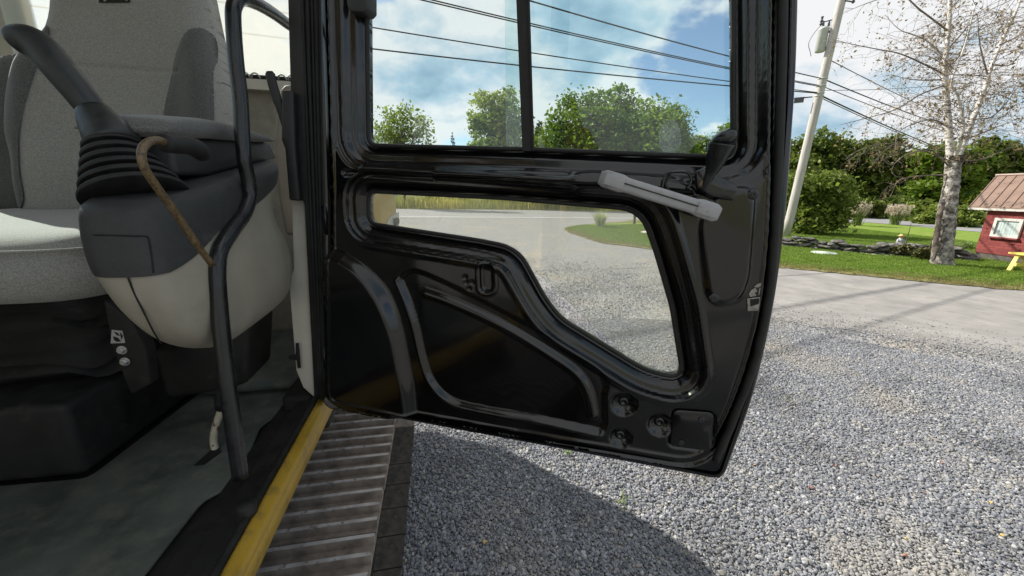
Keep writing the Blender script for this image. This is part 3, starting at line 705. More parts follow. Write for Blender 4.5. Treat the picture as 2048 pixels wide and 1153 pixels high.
# sliding panes, the post between them, the lower pane
def pane(name, pts, h, mat):
    P = np.array([dpt(x, y, h) for x, y in pts]); on_door(name, *prism(P, -0.003 * DN), mat)
pane('window_glass', [(708, -300), (1027, -300), (1062, 300), (712, 292)], -0.034, M['glass_door'])
pane('window_glass', [(995, -300), (1482, -300), (1484, 318), (1003, 298)], -0.040, M['glass_side'])
pane('window_glass', [(714, 378), (1295, 412), (1385, 780), (1290, 760), (1020, 508), (716, 458)], -0.034, M['glass_low'])
on_door('window_post', *join([prism([dpt(1016, -300, -0.018), dpt(1042, -300, -0.018), dpt(1061, 300, -0.018), dpt(1041, 300, -0.018)], -0.014 * DN),
                              tube([dpt(1044, -300, -0.017), dpt(1063, 300, -0.017)], 0.003, 6)]), M['rubber'])
sv = np.array([dpt(1348 + 24 * math.cos(a) * (1 + .06 * math.sin(3 * a)), 268 + 38 * math.sin(a) * (1 + .05 * math.cos(2 * a + 1)), -0.0385) for a in np.linspace(0, 2 * math.pi, 40, endpoint=False)])
on_door('suction_smudge', sv, [tuple(range(40))], M['smudge'])
# window catch at the top left, its foot on the frame
o = on_door('window_catch', *join([prism([dpt(692, -60, 0.002), dpt(735, -60, 0.002), dpt(736, 18, 0.002), (dpt(728, 26, 0.002)), dpt(700, 24, 0.002), dpt(694, 10, 0.002)], -0.034 * DN)]), M['plastic_dark']); bevel(o, 0.003)
# pull handle
def bar(p, q, wd, th, h0, ends=True):
    a, b = dpt(*p, 0), dpt(*q, 0); ax = b - a; Ln = np.linalg.norm(ax); ax /= Ln; up = np.cross(DN, ax); n = 22; rings = []
    ang = np.linspace(0, 2 * math.pi, 24, endpoint=False); c, s = sq(ang, 4)
    for i in range(n + 1):
        t = i / n; u = min(t, 1 - t)
        hh = h0 * min(1, 0.55 + (u / 0.10) * 0.45) if u < 0.10 else h0
        w_ = wd * (1.10 if u < 0.19 else 0.92) * (0.72 if u < 0.012 else 1.0); t_ = th * (0.85 if u < 0.012 else 1.0)
        rings.append(a + ax * Ln * t + DN * hh + np.outer(c, DN) * t_ + np.outer(s, up) * w_)
    return loft(rings), a, b, ax, up
(hv, hf), ha, hb, hax, hup = bar((1199, 356), (1430, 428), 0.0135, 0.0080, 0.042)
handle = on_door('pull_handle', hv, hf, M['handle_grey'], True); bevel(handle, 0.0008, 2, 30)
for k, (p0, sgn) in enumerate(((ha, 1), (hb, -1))):
    c = p0 + hax * sgn * 0.026 + DN * 0.0507
    bevel(on_door('handle_screw_cap', *box(c, hax, hup, DN, 0.017, 0.0095, 0.0012), M['handle_grey']), 0.0011, 2)
    on_door('handle_mount', *lathe(p0 + hax * sgn * 0.022 - DN * 0.008, DN, [(0, 0.013), (0.028, 0.012), (0.036, 0.011)], 14), M['handle_grey'], True)
gl = [dpt(*(np.array([1238, 366]) * (1 - t) + np.array([1392, 414]) * t), 0.0508) for t in np.linspace(0, 1, 8)]
on_door('handle_groove', *tube(gl, 0.0012, 6), M['plastic_dark'], True)
# release lever: stem out of the lock housing, broad knob on top
lev = [dpt(1402, 385, 0.010), dpt(1410, 360, 0.014), dpt(1421, 335, 0.018), dpt(1428, 312, 0.022), dpt(1434, 292, 0.024)]
LV, LF = tube(catmull(lev, 6), np.interp(np.linspace(0, 1, 25), [0, .35, .6, 1], [.007, .009, .015, .022]), 14)
kn = []
for t, w_, th in ((0, .3, .2), (.08, .62, .5), (.3, 1.0, .9), (.6, 1.05, 1.0), (.85, .9, .8), (1.0, .35, .3)):
    ang = np.linspace(0, 2 * math.pi, 18, endpoint=False); c, s = sq(ang, 2.4)
    base = dpt(1413 + 50 * t, 289 - 16 * t, 0.026); up = dpt(1440, 262, 0) - dpt(1440, 282, 0); up /= np.linalg.norm(up)
    kn.append(base + np.outer(c, DN) * 0.018 * w_ + np.outer(s, up) * 0.0130 * th)
on_door('release_lever', *join([(LV, LF), loft(kn)]), M['black_tube'], True)
# lock housing under the handle's end: cranked link, cable, rod
hz = prism([dpt(*p, 0.006) for p in ((1385, 345), (1418, 330), (1432, 352), (1470, 372), (1462, 402), (1415, 396), (1388, 378))], 0.012 * DN)
bevel(on_door('lock_housing', *hz, M['door_black']), 0.004)
on_door('lock_cable', *tube(catmull([dpt(1398, 392, .014), dpt(1380, 398, .02), dpt(1350, 392, .014), dpt(1330, 372, .008), dpt(1338, 350, .006)], 6), 0.0022, 8), M['rubber'], True)
on_door('lock_rod', *tube(catmull([dpt(1322, 380, .008), dpt(1330, 352, .008), dpt(1345, 345, .010), dpt(1372, 346, .010), dpt(1380, 362, .010), dpt(1372, 380, .010)], 6), 0.0026, 8), M['door_black'], True)
def screw(x, y, h, r, mat):
    c = dpt(x, y, h); V, Fc = lathe(c, DN, [(0, r), (r * 0.35, r), (r * 0.55, r * 0.8), (r * 0.55, r * 0.45), (r * 0.25, r * 0.4), (r * 0.25, 0)], 12)
    on_door('screw', V, Fc, mat, False)
for x, y in ((1503, 389), (1425, 595)):
    on_door('washer', *lathe(dpt(x, y, 0.006), DN, [(0, 0.0095), (0.0025, 0.0085), (0.003, 0.006)], 18), M['door_black'], True); screw(x, y, 0.008, 0.0052, M['plastic_dark'])
for x, y, r in dims:
    on_door('screw', *lathe(dpt(x, y, -0.016), DN, [(0, 0.011), (0.004, 0.011), (0.007, 0.0085), (0.007, 0.004), (0.004, 0.0035), (0.004, 0)], 16), M['door_black'], True)
bevel(on_door('access_cover', *prism(D3(acc_poly[:, 0], acc_poly[:, 1], np.full(len(acc_poly), -0.003)), 0.004 * DN), M['door_black']), 0.0015)
for x, y in ((1402, 839), (1362, 885)): screw(x, y, 0.001, 0.0055, M['plastic_dark'])
# striker pocket with scraped paint
pk = [dpt(*p, 0.001) for p in ((1493, 597), (1519, 594), (1518, 621), (1494, 622))]
bevel(on_door('striker_plate', *prism(pk, 0.002 * DN), M['bare_metal']), 0.0008)
on_door('striker_slot', *prism([dpt(*p, 0.0032) for p in ((1499, 598), (1517, 596), (1516, 607), (1500, 612))], 0.001 * DN), M['fabric_black'])
for pts in (((1497, 588), (1502, 580), (1510, 576), (1514, 582), (1508, 586), (1512, 591), (1500, 594)), ((1507, 574), (1512, 569), (1521, 566), (1523, 571), (1515, 575)), ((1518, 576), (1521, 576), (1521, 590), (1516, 590))):
    on_door('paint_chip', *prism([dpt(x, y, 0.0012) for x, y in pts], 0.0006 * DN), M['bare_metal'])

# --- the door post (rear edge of the door opening) with its seals
def ptw(x, y, a): return ona(x, y, a)
bevel(mk('door_post', *prism([ptw(x, y, -0.03) for x, y in ((566, -330), (575, 0), (582, 250), (590, 400), (608, 402), (628, 795), (656, 806), (651, 400), (641, 0), (634, -330))], -0.06 * MF), M['pillar'], EX), 0.004)
for xt, xb, r in ((605, 640, .0035), (615, 644, .0045), (624, 648, .0032), (632, 651, .0045), (639, 655, .003)):
    P = [ptw(xt - 8, -330, -0.026), ptw(xt, 0, -0.026), ptw(xt + (xb - xt) * .45, 400, -0.026), ptw(xb, 798, -0.026)]
    mk('post_seal', *tube(catmull(P, 6), r, 8), M['rubber'], EX, True)
# hinge barrels between post and door
for y in (590, 720, 440):
    c = ptw(652, y, -0.012)
    mk('hinge', *join([lathe(c - ZUP * 0.03, ZUP, [(0, .007), (.06, .007)], 12), lathe(c - ZUP * 0.034, ZUP, [(0, .0045), (.068, .0045)], 10)]), M['black_tube'], EX, True)
# catch box with a flat lever on the post
bevel(mk('catch_box', *prism([ptw(x, y, -0.028) for x, y in ((571, 186), (594, 186), (597, 300), (606, 402), (585, 400), (577, 300), (570, 282))], 0.022 * MF), M['pillar'], EX), 0.004)
lv = [ptw(x, y, -0.02) for x, y in ((574, 262), (566, 235), (556, 205), (546, 172), (539, 143))]
V, Fc = tube(catmull(lv, 5), [0.008] * 10 + [0.0095] * 10 + [0.006], 12)
ctr = np.mean(lv, axis=0); V = V + np.outer((V - ctr) @ MF, MF) * -0.55
mk('catch_lever', V, Fc, M['pillar'], EX, True)
# cream inner strip of the post
bevel(mk('post_trim', *prism([ptw(x, y, -0.055) for x, y in ((583, 398), (609, 400), (629, 796), (606, 776), (592, 742), (577, 562), (587, 540))], -0.03 * MF), M['cream'], EX), 0.003)
bevel(mk('trim_clip', *prism([ptw(x, y, -0.05) for x, y in ((592, 686), (598, 686), (602, 736), (596, 736), (594, 720), (578, 718), (578, 710), (592, 708))], 0.004 * MF), M['fabric_black'], EX), 0.001)

# --- cab shell: rear wall with its window, roof, far side
AR = -0.62
zw = float(ona(500, 160, AR)[2])
mk('rear_panel', *mbox(AR - 0.03, AR, -1.0, 0.0, 1.10, zw - 0.02), M['trim'], EX)
mk('window_ledge', *mbox(AR - 0.02, AR + 0.035, -0.95, -0.06, zw - 0.035, zw - 0.004), M['cream'], EX)
mk('ledge_strip', *mbox(AR - 0.02, AR + 0.02, -0.95, -0.06, zw - 0.003, zw + 0.012), M['dark_metal'], EX)
for b in (-0.33, -0.30, -0.22, -0.19):
    mk('ledge_clip', *tube(catmull([W(AR + .024, b, zw + .001), W(AR + .034, b + .006, zw + .012), W(AR + .034, b + .02, zw + .012), W(AR + .024, b + .026, zw + .001)], 5), 0.0025, 6), M['steel'], EX, True)
mk('rear_glass', *mbox(AR - 0.004, AR, -0.95, -0.02, zw + 0.012, 2.62), M['glass_rear'], EX)
mk('corner_pillar', *mbox(AR - 0.03, AR - 0.006, -1.0, -0.90, 1.1, 2.66), M['beige'], EX)
mk('corner_pillar', *mbox(AR - 0.03, AR + 0.03, -0.05, 0.0, 1.1, 2.66), M['beige'], EX)
mk('side_quarter', *mbox(AR, -0.09, -0.03, 0.0, 1.1, 1.50), M['yellow'], EX)
qv = [ona(x, y, -0.34) for x, y in ((552, 215), (558, 180), (568, 169), (590, 168), (600, 330), (600, 470), (570, 472), (556, 400), (546, 300))]
bevel(mk('quarter_trim', *prism(qv, -0.05 * MF), M['beige'], EX), 0.012, 3)
bevel(mk('cab_roof', *mbox(AR - 0.06, 1.15, -1.06, 0.02, 2.66, 2.78), M['yellow'], EX), 0.05, 4)
mk('headliner', *mbox(AR + 0.02, 1.1, -1.0, -0.02, 2.63, 2.66), M['trim'], EX)
mk('far_side_panel', *mbox(AR, 1.1, -1.03, -1.0, 1.1, 1.95), M['trim'], EX)
for a in (0.25, 1.02): mk('far_pillar', *mbox(a, a + 0.07, -1.03, -0.98, 1.95, 2.66), M['pillar'], EX)
mk('front_pillar', *mbox(1.06, 1.13, -0.05, 0.0, 1.1, 2.66), M['pillar'], EX)
mk('far_glass', *mbox(AR, 1.06, -1.02, -1.015, 1.95, 2.64), M['glass_side'], EX)
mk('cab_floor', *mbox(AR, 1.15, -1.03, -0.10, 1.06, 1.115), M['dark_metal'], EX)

# --- sill: black stepped plate, yellow rail below it
def srow(pairs, z): return [gp(x, y, z) for x, y in pairs]
a_s = np.linspace(-0.13, 1.15, 12)
def strip(name, prof, mat, a0=-0.13, a1=1.15, smooth=True):
    """a rail along the sill: prof is (b, z) across"""
    rings = [np.array([W(a, b, z) for b, z in prof]) for a in np.linspace(a0, a1, 14)]
    V, Fc = loft(rings); return mk(name, V, Fc, mat, EX, smooth)
strip('sill_plate', [(-0.14, 1.09), (-0.14, 1.128), (-0.095, 1.128), (-0.093, 1.150), (-0.063, 1.151), (-0.061, 1.162), (-0.042, 1.163), (-0.042, 1.09)], M['dark_metal'], smooth=False)
strip('sill_seal', [(-0.0415, 1.150), (-0.042, 1.176), (-0.036, 1.181), (-0.0305, 1.176), (-0.0305, 1.150)], M['rubber'])
strip('sill_rail', [(-0.030, 1.09), (-0.030, 1.172), (-0.024, 1.175), (-0.014, 1.171), (-0.006, 1.160), (-0.009, 1.152), (-0.007, 1.148), (-0.006, 1.143), (-0.006, 1.122), (-0.012, 1.116), (-0.022, 1.09)], M['yellow'], a0=-0.06)
bevel(mk('sill_end_block', *mbox(-0.19, -0.06, -0.13, -0.02, 1.06, 1.165), M['dark_metal'], EX), 0.01, 2)

# --- rubber mat lying in the cab
mat_pts = [(-0.60, -0.39), (-0.60, -0.09), (-0.12, -0.105), (0.0, -0.16), (0.10, -0.14), (0.20, -0.125), (0.23, -0.165), (0.42, -0.17), (1.1, -0.17), (1.1, -0.98), (0.115, -0.98), (0.13, -0.42), (-0.24, -0.39)]
def mat_surface():
    P = fillet(mat_pts, 0.015, 3)
    pv = prism([W(a, b, 1.118) for a, b in P], 0.007 * ZUP); return pv
fm = mk('floor_mat', *mat_surface(), M['mat_rubber']); tag(fm, 'dusty grey-green rubber mat covering the cab floor', 'floor mat'); bevel(fm, 0.003)
bevel(mk('floor_step', *mbox(-0.60, -0.17, -0.38, -0.07, 1.126, 1.165), M['mat_rubber'], EX), 0.02, 3)
# --- seat platform and suspension, dark under the seat
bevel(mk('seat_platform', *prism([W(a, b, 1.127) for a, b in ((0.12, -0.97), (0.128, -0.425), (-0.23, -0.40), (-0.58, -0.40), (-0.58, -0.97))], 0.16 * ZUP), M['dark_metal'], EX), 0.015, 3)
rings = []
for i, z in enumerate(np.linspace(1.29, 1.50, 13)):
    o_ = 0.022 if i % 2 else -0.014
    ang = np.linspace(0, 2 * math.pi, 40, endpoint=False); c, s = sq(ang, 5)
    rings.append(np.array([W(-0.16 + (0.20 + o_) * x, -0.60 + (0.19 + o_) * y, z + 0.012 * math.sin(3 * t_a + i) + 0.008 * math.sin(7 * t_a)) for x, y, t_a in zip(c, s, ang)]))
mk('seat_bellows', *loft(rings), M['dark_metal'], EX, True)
# console bracket with bolts and a warning decal
bk = [ona(x, y, 0.12) for x, y in ((205, 600), (262, 640), (292, 700), (300, 770), (262, 790), (240, 740), (222, 690))]
bkt = bevel(mk('console_bracket', *prism(bk, -0.03 * MF), M['dark_metal'], EX), 0.004)
for x, y in ((245, 700), (251, 723)):
    c = ona(x, y, 0.121)
    mk('bolt', *join([lathe(c, MF, [(0, .0085), (.002, .0085)], 16), lathe(c + .002 * MF, MF, [(0, .0062), (.0045, .0062), (.0055, .005)], 6)]), M['steel'], bkt)
mk('warning_decal', *prism([ona(x, y, 0.1205) for x, y in ((224, 660), (245, 662), (251, 686), (222, 687))], 0.0008 * MF), M['decal_grey'], bkt)
for pts in (((228, 664), (235, 666), (240, 672), (234, 671)), ((240, 665), (246, 672), (243, 680)), ((227, 673), (236, 676), (242, 683), (234, 684), (228, 680))):
    mk('decal_mark', *prism([ona(x, y, 0.1216) for x, y in pts], 0.0006 * MF), M['fabric_black'], bkt)
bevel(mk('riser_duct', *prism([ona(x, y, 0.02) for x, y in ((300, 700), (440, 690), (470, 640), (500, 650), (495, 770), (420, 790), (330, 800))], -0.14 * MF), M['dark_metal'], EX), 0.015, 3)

# --- seat
def seat_pt(x, y): # on the backrest's plane
    a, b, z = mab(ona(x, y, -0.22)); return (b, z)
def SB(b, z, h):
    b, z, h = np.atleast_1d(b), np.atleast_1d(z), np.atleast_1d(h)
    return H0 + (-0.22 + h - 0.10 * (z - 1.65))[:, None] * MF + b[:, None] * ML + z[:, None] * ZUP
bo = fillet([(-0.70, 1.60), (-0.69, 1.86), (-0.655, 1.97), (-0.60, 2.06), (-0.575, 2.34), (-0.29, 2.34), (-0.262, 2.06), (-0.245, 1.97), (-0.235, 1.86), (-0.235, 1.60)], 0.05, 6)
def back_h(X, Y):
    s = sdf(X, Y, bo); e_ = np.clip(-s / 0.05, 0, 1)
    h = -0.05 * (1 - np.sqrt(np.clip(1 - (1 - e_) ** 2, 0, 1)))
    c = (X + 0.455) / 0.22
    h += 0.035 * sstep(np.abs(c), 0.45, 0.85) * (1 - sstep(Y, 1.95, 2.1)) + 0.02 * np.exp(-((Y - 1.78) / 0.10) ** 2) * (1 - np.abs(c).clip(0, 1) ** 2)
    h += -0.004 * np.exp(-((Y - 1.965) / 0.004) ** 2) * (np.abs(c) < 0.62)
    h += 0.0022 * np.sin(Y * 46 + 2.2 * np.sin(X * 13)) * np.exp(-((Y - 1.72) / 0.11) ** 2) + 0.0018 * np.sin(X * 24 + Y * 17 + 1.5 * np.sin(Y * 21))
    return h
back = relief('seat_backrest', bo, [], back_h, SB, 0.004, M['fabric'], EX, back=-0.10)
def bol(name, pts):
    P = fillet([seat_pt(*p) for p in pts], 0.04, 5)
    def hb(X, Y): return back_h(X, Y) + 0.004 + 0.003 * np.clip(-sdf(X, Y, P) / 0.01, 0, 1)
    relief(name, P, [], hb, SB, 0.0025, M['fabric_dark'], back)
bol('side_bolster', [(322, 420), (318, 300), (322, 190), (336, 100), (358, 46), (384, 34), (404, 70), (424, 180), (437, 280), (446, 420)])
bol('side_bolster', [(-60, 420), (-60, 100), (5, 90), (40, 60), (60, 30), (72, 60), (66, 150), (62, 250), (66, 330), (82, 420)])
lg = [seat_pt(*p) for p in ((163, -50), (231, -50), (231, -12), (165, -13))]
def logo3(q, h): return SB(q[0], q[1], back_h(np.array([q[0]]), np.array([q[1]]))[0] + h)[0]
mk('logo_patch', *prism([logo3(q, 0.0015) for q in lg], 0.001 * MF), M['fabric_black'], back)
for p, q in (((176, -15), (220, -44)), ((184, -44), (226, -15))):
    mk('logo_stitch', *tube([logo3(seat_pt(*p), 0.0032), logo3(seat_pt(*q), 0.0032)], 0.0012, 6), M['beige'], back)
# cushion
ang = np.linspace(0, 2 * math.pi, 56, endpoint=False); c, s = sq(ang, 5.0); rings = []
for z, k in ((1.495, .86), (1.502, .95), (1.52, .99), (1.54, 1.0), (1.558, .998), (1.576, .985), (1.594, .958), (1.608, .915), (1.618, .85), (1.624, .76), (1.626, .6), (1.626, .4), (1.626, .2), (1.626, .02)):
    rg = []
    for x, y in zip(c, s):
        a = -0.06 + 0.245 * x * k; b = -0.525 + 0.232 * y * k
        zz_ = z + (0.022 * abs(y * k) ** 6 if z > 1.6 else 0) + (-0.016 * (x * k) if z > 1.57 else 0.016 * max(0, -x))
        rg.append(W(a, b, zz_))
    rings.append(np.array(rg))
cush = mk('seat_cushion', *loft(rings), M['fabric'], EX, True)
seam = [W(-0.06 + 0.2405 * x, -0.525 + 0.2275 * y, 1.588) for x, y in zip(c, s)]
mk('seam_piping', *tube(np.array(seam + seam[:1]), 0.003, 6, False), M['fabric'], cush, True)

# --- left console: beige body, dark cover over its upper half
prof = [(0.00, .20, .03, -.105, -.085), (0.03, .27, .00, -.115, -.070), (0.08, .32, -.03, -.125, -.055), (0.16, .350, -.05, -.136, -.046), (0.30, .368, -.06, -.150, -.040), (0.45, .376, -.052, -.160, -.040), (0.60, .378, -.02, -.167, -.043), (0.72, .376, -.015, -.170, -.046), (0.84, .373, -.05, -.172, -.048), (0.95, .366, -.088, -.172, -.052), (1.0, .350, -.092, -.165, -.062)]
def ztop(a): return 1.756 - 0.175 * (a + 0.09)
def zbot(a): return 1.432 + 0.05 * max(0, (a - 0.24) / 0.14) ** 1.6
nlev, nang = 110, 160
lv_ = np.linspace(0, 1, nlev) ** 0.9; pr = np.array(catmull([np.array(p_) for p_ in prof], 6))
ang = np.linspace(0, 2 * math.pi, nang, endpoint=False); c, s = sq(ang, 3.4)
G = np.zeros((nlev, nang, 3)); AB = np.zeros((nlev, nang, 2))
for i, v in enumerate(lv_):
    af, ar, bi, bo_ = (np.interp(v, pr[:, 0], pr[:, j]) for j in (1, 2, 3, 4))
    A_ = (af + ar) / 2 + (af - ar) / 2 * c; B_ = (bi + bo_) / 2 + (bo_ - bi) / 2 * s
    for j in range(nang):
        z = zbot(A_[j]) + v * (ztop(A_[j]) - zbot(A_[j])); G[i, j] = W(A_[j], B_[j], z); AB[i, j] = (A_[j], z)
def cut(a): return np.interp(a, [-.09, .09, .20, .269, .32, .36, .40], [1.727, 1.675, 1.648, 1.628, 1.604, 1.588, 1.583])
def shell(name, upper, grow, parent, mat):
    cen = G.mean(axis=1, keepdims=True); Gv = G + (G - cen) / (np.linalg.norm(G - cen, axis=2, keepdims=True) + 1e-9) * grow
    Z = AB[:, :, 1] - cut(AB[:, :, 0])
    V = Gv.copy()
    # slide the nearest row onto the parting line so that the edge is clean
    dz = np.gradient(AB[:, :, 1], axis=0)
    near = np.abs(Z) < 0.51 * dz
    V[near] += np.column_stack([np.zeros((near.sum(), 2)), -Z[near]])
    Z = np.where(near, 0, Z)
    keep = (Z >= 0) if upper else (Z <= 0)
    idx = np.arange(nlev * nang).reshape(nlev, nang); Fc = []
    for i in range(nlev - 1):
        for j in range(nang):
            jj = (j + 1) % nang
            if keep[i, j] and keep[i, jj] and keep[i + 1, jj] and keep[i + 1, j]: Fc.append((int(idx[i, j]), int(idx[i, jj]), int(idx[i + 1, jj]), int(idx[i + 1, j])))
            else:
                q = [(i, j), (i, jj), (i + 1, jj), (i + 1, j)]; k_ = [t for t in q if keep[t]]
                if len(k_) == 3: Fc.append(tuple(int(idx[t]) for t in k_))
    if upper: Fc.append(tuple(int(x) for x in idx[-1]))
    else: Fc.append(tuple(int(x) for x in idx[0][::-1]))
    o = mk(name, V.reshape(-1, 3), Fc, mat, parent, True)
    return o
cons = shell('control_console', False, 0.0, EX, M['beige'])
cover = shell('console_cover', True, 0.0025, cons, M['plastic_dark'])
# parting seams in the console
def surf(af_px): return None
def console_hit(x, y, lift=0.001):
    """first point of the console seen along a line of sight"""
    d = ray(x, y); P = G.reshape(-1, 3) - CAM; t = P @ d / (d @ d); dist = np.linalg.norm(P - t[:, None] * d, axis=1)
    k = dist < 0.006
    if not k.any(): k = dist <= dist.min() + 1e-6
    tt = np.min(t[k]); return CAM + (tt - lift) * d
mk('panel_seam', *tube(catmull([console_hit(x, y, -0.0005) for x, y in ((256, 556), (270, 590), (290, 630), (306, 662), (322, 688))], 5), 0.0011, 6), M['fabric_black'], cons, True)
mk('panel_seam', *tube(catmull([console_hit(x, y, 0.0015) for x, y in ((186, 470), (220, 471), (260, 472), (290, 473), (297, 478), (303, 510), (307, 546))], 5), 0.0011, 6), M['fabric_black'], cover, True)
# armrest pad on its box
ab = [onb(x, y, -0.10) for x, y in ((342, 276), (352, 352), (420, 352), (500, 330), (556, 318), (540, 284), (480, 282))]
bevel(mk('armrest_box', *prism(ab, -0.10 * ML), M['plastic_dark'], cons), 0.008, 2)
pt = catmull([onb(x, y, -0.085) for x, y in ((328, 262), (330, 246), (340, 238), (380, 236), (440, 240), (500, 258), (546, 276))], 4)
pb = catmull([onb(x, y, -0.085) for x, y in ((330, 266), (345, 270), (360, 274), (400, 277), (450, 280), (500, 284), (546, 285))], 4)
rings = []
for p, q in zip(pt, pb):
    m_ = (p + q) / 2; hh = max(0.003, np.linalg.norm(p - q) / 2); an = np.linspace(0, 2 * math.pi, 20, endpoint=False); c2, s2 = sq(an, 3.2)
    rings.append(m_ - 0.05 * ML + np.outer(c2, ML) * 0.055 + np.outer(s2, ZUP) * hh)
mk('armrest_pad', *loft(rings), M['fabric_dark'], cons, True)
# joystick
jb = onb(268, 398, -0.118); jt = onb(221, 284, -0.150)
axj = (jt - jb) / np.linalg.norm(jt - jb); Lj = np.linalg.norm(jt - jb)
pf = []
nr = 6
for i in range(nr):
    t0 = i / nr; r_o = 0.056 - 0.029 * t0
    pf += [(Lj * (t0 + 0.02), r_o - 0.012), (Lj * (t0 + 0.03), r_o), (Lj * (t0 + 0.105), r_o - 0.001), (Lj * (t0 + 0.13), r_o - 0.013)]
pf.append((Lj, 0.022))
u_ = ML - (ML @ axj) * axj; u_ /= np.linalg.norm(u_)
V, Fc = lathe(jb, axj, pf, 36)
q_ = V - jb; V = V + np.outer(q_ @ MF, MF) * 0.10
# the boot leans: lower rings reach further along the console
t_ = (V - jb) @ axj / Lj; V = V - np.outer((1 - t_) * 0.010, MF)
boot = mk('joystick_boot', V, Fc, M['rubber'], cons, True)
bevel(boot, 0.0012, 2, 30)
kb = depth_of(jt)
def jp(x, y, k=0.0): return dep(x, y, kb + k)
mk('joystick_collar', *join([tube(catmull([jp(232, 292), jp(216, 266), jp(200, 243), jp(188, 224)], 4), [.029, .029, .0285, .028, .027, .026, .025, .024, .023, .022, .021, .020, .019], 18)]), M['grip_black'], cons, True)
gr = catmull([jp(190, 226), jp(160, 188, -.005), jp(125, 146, -.01), (jp(92, 106, -.013)), jp(66, 86, -.015), jp(48, 84, -.016), jp(33, 90, -.016)], 6)
rr_ = np.interp(np.linspace(0, 1, len(gr)), [0, .1, .4, .7, .88, .96, 1.0], [.0165, .017, .0185, .0195, .0195, .016, .006])
mk('joystick_grip', *tube(gr, rr_, 20), M['grip_black'], cons, True)
# tilt lever: chipped rod with a black grip
BL = -0.012
rod = catmull([onb(x, y, BL) for x, y in ((424, 530), (392, 487), (350, 425), (312, 372), (289, 336), (283, 306), (294, 287), (314, 281), (334, 286))], 6)
mk('tilt_lever', *tube(rod, 0.0041, 14), M['rusty_rod'], cons, True)
grp = catmull([onb(x, y, BL) for x, y in ((328, 287), (352, 289), (378, 292), (396, 300), (410, 316))], 6)
mk('lever_grip', *tube(grp, np.interp(np.linspace(0, 1, len(grp)), [0, .05, .8, .95, 1], [.0095, .010, .0112, .009, .003]), 16), M['rubber'], cons, True)

# --- grab bar by the door opening
gb = [(-0.150, 2.075, 0.0)]
gbp = [onb(x, y, -0.04) for x, y in ((580, 52), (545, 26), (510, 6), (482, -2), (468, 14), (467, 50), (472, 120), (481, 200), (484, 260), (489, 320), (498, 368), (499, 396), (488, 428), (462, 464), (440, 500), (434, 540), (437, 600), (446, 690), (458, 790), (470, 880), (481, 955))]
mk('grab_bar', *tube(catmull(gbp, 6), 0.0115, 18), M['black_tube'], EX, True)
fb = gbp[-1]
mk('bar_foot', *lathe(fb - ZUP * 0.10, ZUP, [(0, 0.015), (0.045, 0.015), (0.05, 0.012)], 16), M['dark_metal'], EX, True)
# worn pedal rod rising through the mat, with its rubber boot
kp = depth_of(gp(432, 900, 1.125))
mk('pedal_rod', *tube(catmull([dep(432, 905, kp), dep(427, 880, kp), dep(432, 850, kp - .005), dep(443, 820, kp - .012), dep(450, 800, kp - .02)], 6), 0.0075, 12), M['white_rod'], EX, True)
mk('pedal_boot', *lathe(dep(447, 815, kp - .012), dep(458, 740, kp - .04) - dep(447, 815, kp - .012), [(0, .016), (.02, .019), (.03, .016), (.05, .019), (.06, .016), (.085, .019), (.10, .016)], 16), M['rubber'], EX, True)
mk('slot_plate', *prism([gp(x, y, 1.1265) for x, y in ((388, 932), (424, 900), (440, 898), (442, 905), (408, 930))], 0.002 * ZUP), M['fabric_black'], EX)

# --- body behind the cab: side panel, swept tail
TA, TR = -2.45, 1.0                            # rearmost reach; the tail's corner radius
body_pts = [(AR - 0.05, 0.02), (-1.75, 0.02)]
for t in np.linspace(0, 1, 14)[1:]:
    th = t * math.pi / 2; body_pts.append((-1.75 - (abs(TA) - 1.75) * math.sin(th), 0.02 - 0.95 * (1 - math.cos(th))))
for t in np.linspace(0, 1, 10)[1:]:
    th = t * math.pi / 2; body_pts.append((TA + 0.7 * (1 - math.cos(th)), -0.93 - 0.75 * math.sin(th)))
body_pts += [(AR - 0.05, -1.68)]
def inset(pts, d):
    P = np.array(pts); c_ = P.mean(0); return c_ + (P - c_) * (1 - d)
HB = 1.72
rings = []
for z, d in ((1.00, .03), (1.02, 0.0), (HB - 0.12, 0.0), (HB - 0.05, .02), (HB - 0.01, .06), (HB, .12)):
    rings.append(np.array([W(a, b, z) for a, b in inset(body_pts, d)]))
body = mk('rear_body', *loft(rings), M['yellow'], EX, True); bevel(body, 0.01, 2, 50)
# badge sweep on the side panel, with a small latch
def side_pt(x, y, o_=0.004): return onb(x, y, 0.0225 + o_)
sw = [(772, 449), (776, 440), (781, 434), (787, 429), (793, 426), (797, 425), (797, 452), (772, 452)]
mk('side_stripe', *prism([side_pt(*p, 0.0) for p in sw], 0.003 * ML), M['decal_grey'], body)
mk('panel_latch', *join([tube([side_pt(x, y, 0.01) for x, y in ((789, 441), (795, 439), (795, 447), (790, 449), (789, 441))], 0.012, 6)]), M['dark_metal'], body)
mk('swing_frame', *mbox(-1.5, 1.0, -1.5, -0.16, 0.86, 1.055), M['dark_metal'], EX)
mk('turntable', *lathe(W(-0.5, -0.9, 0.70), ZUP, [(0, .5), (.17, .5)], 32), M['dark_metal'], EX, True)

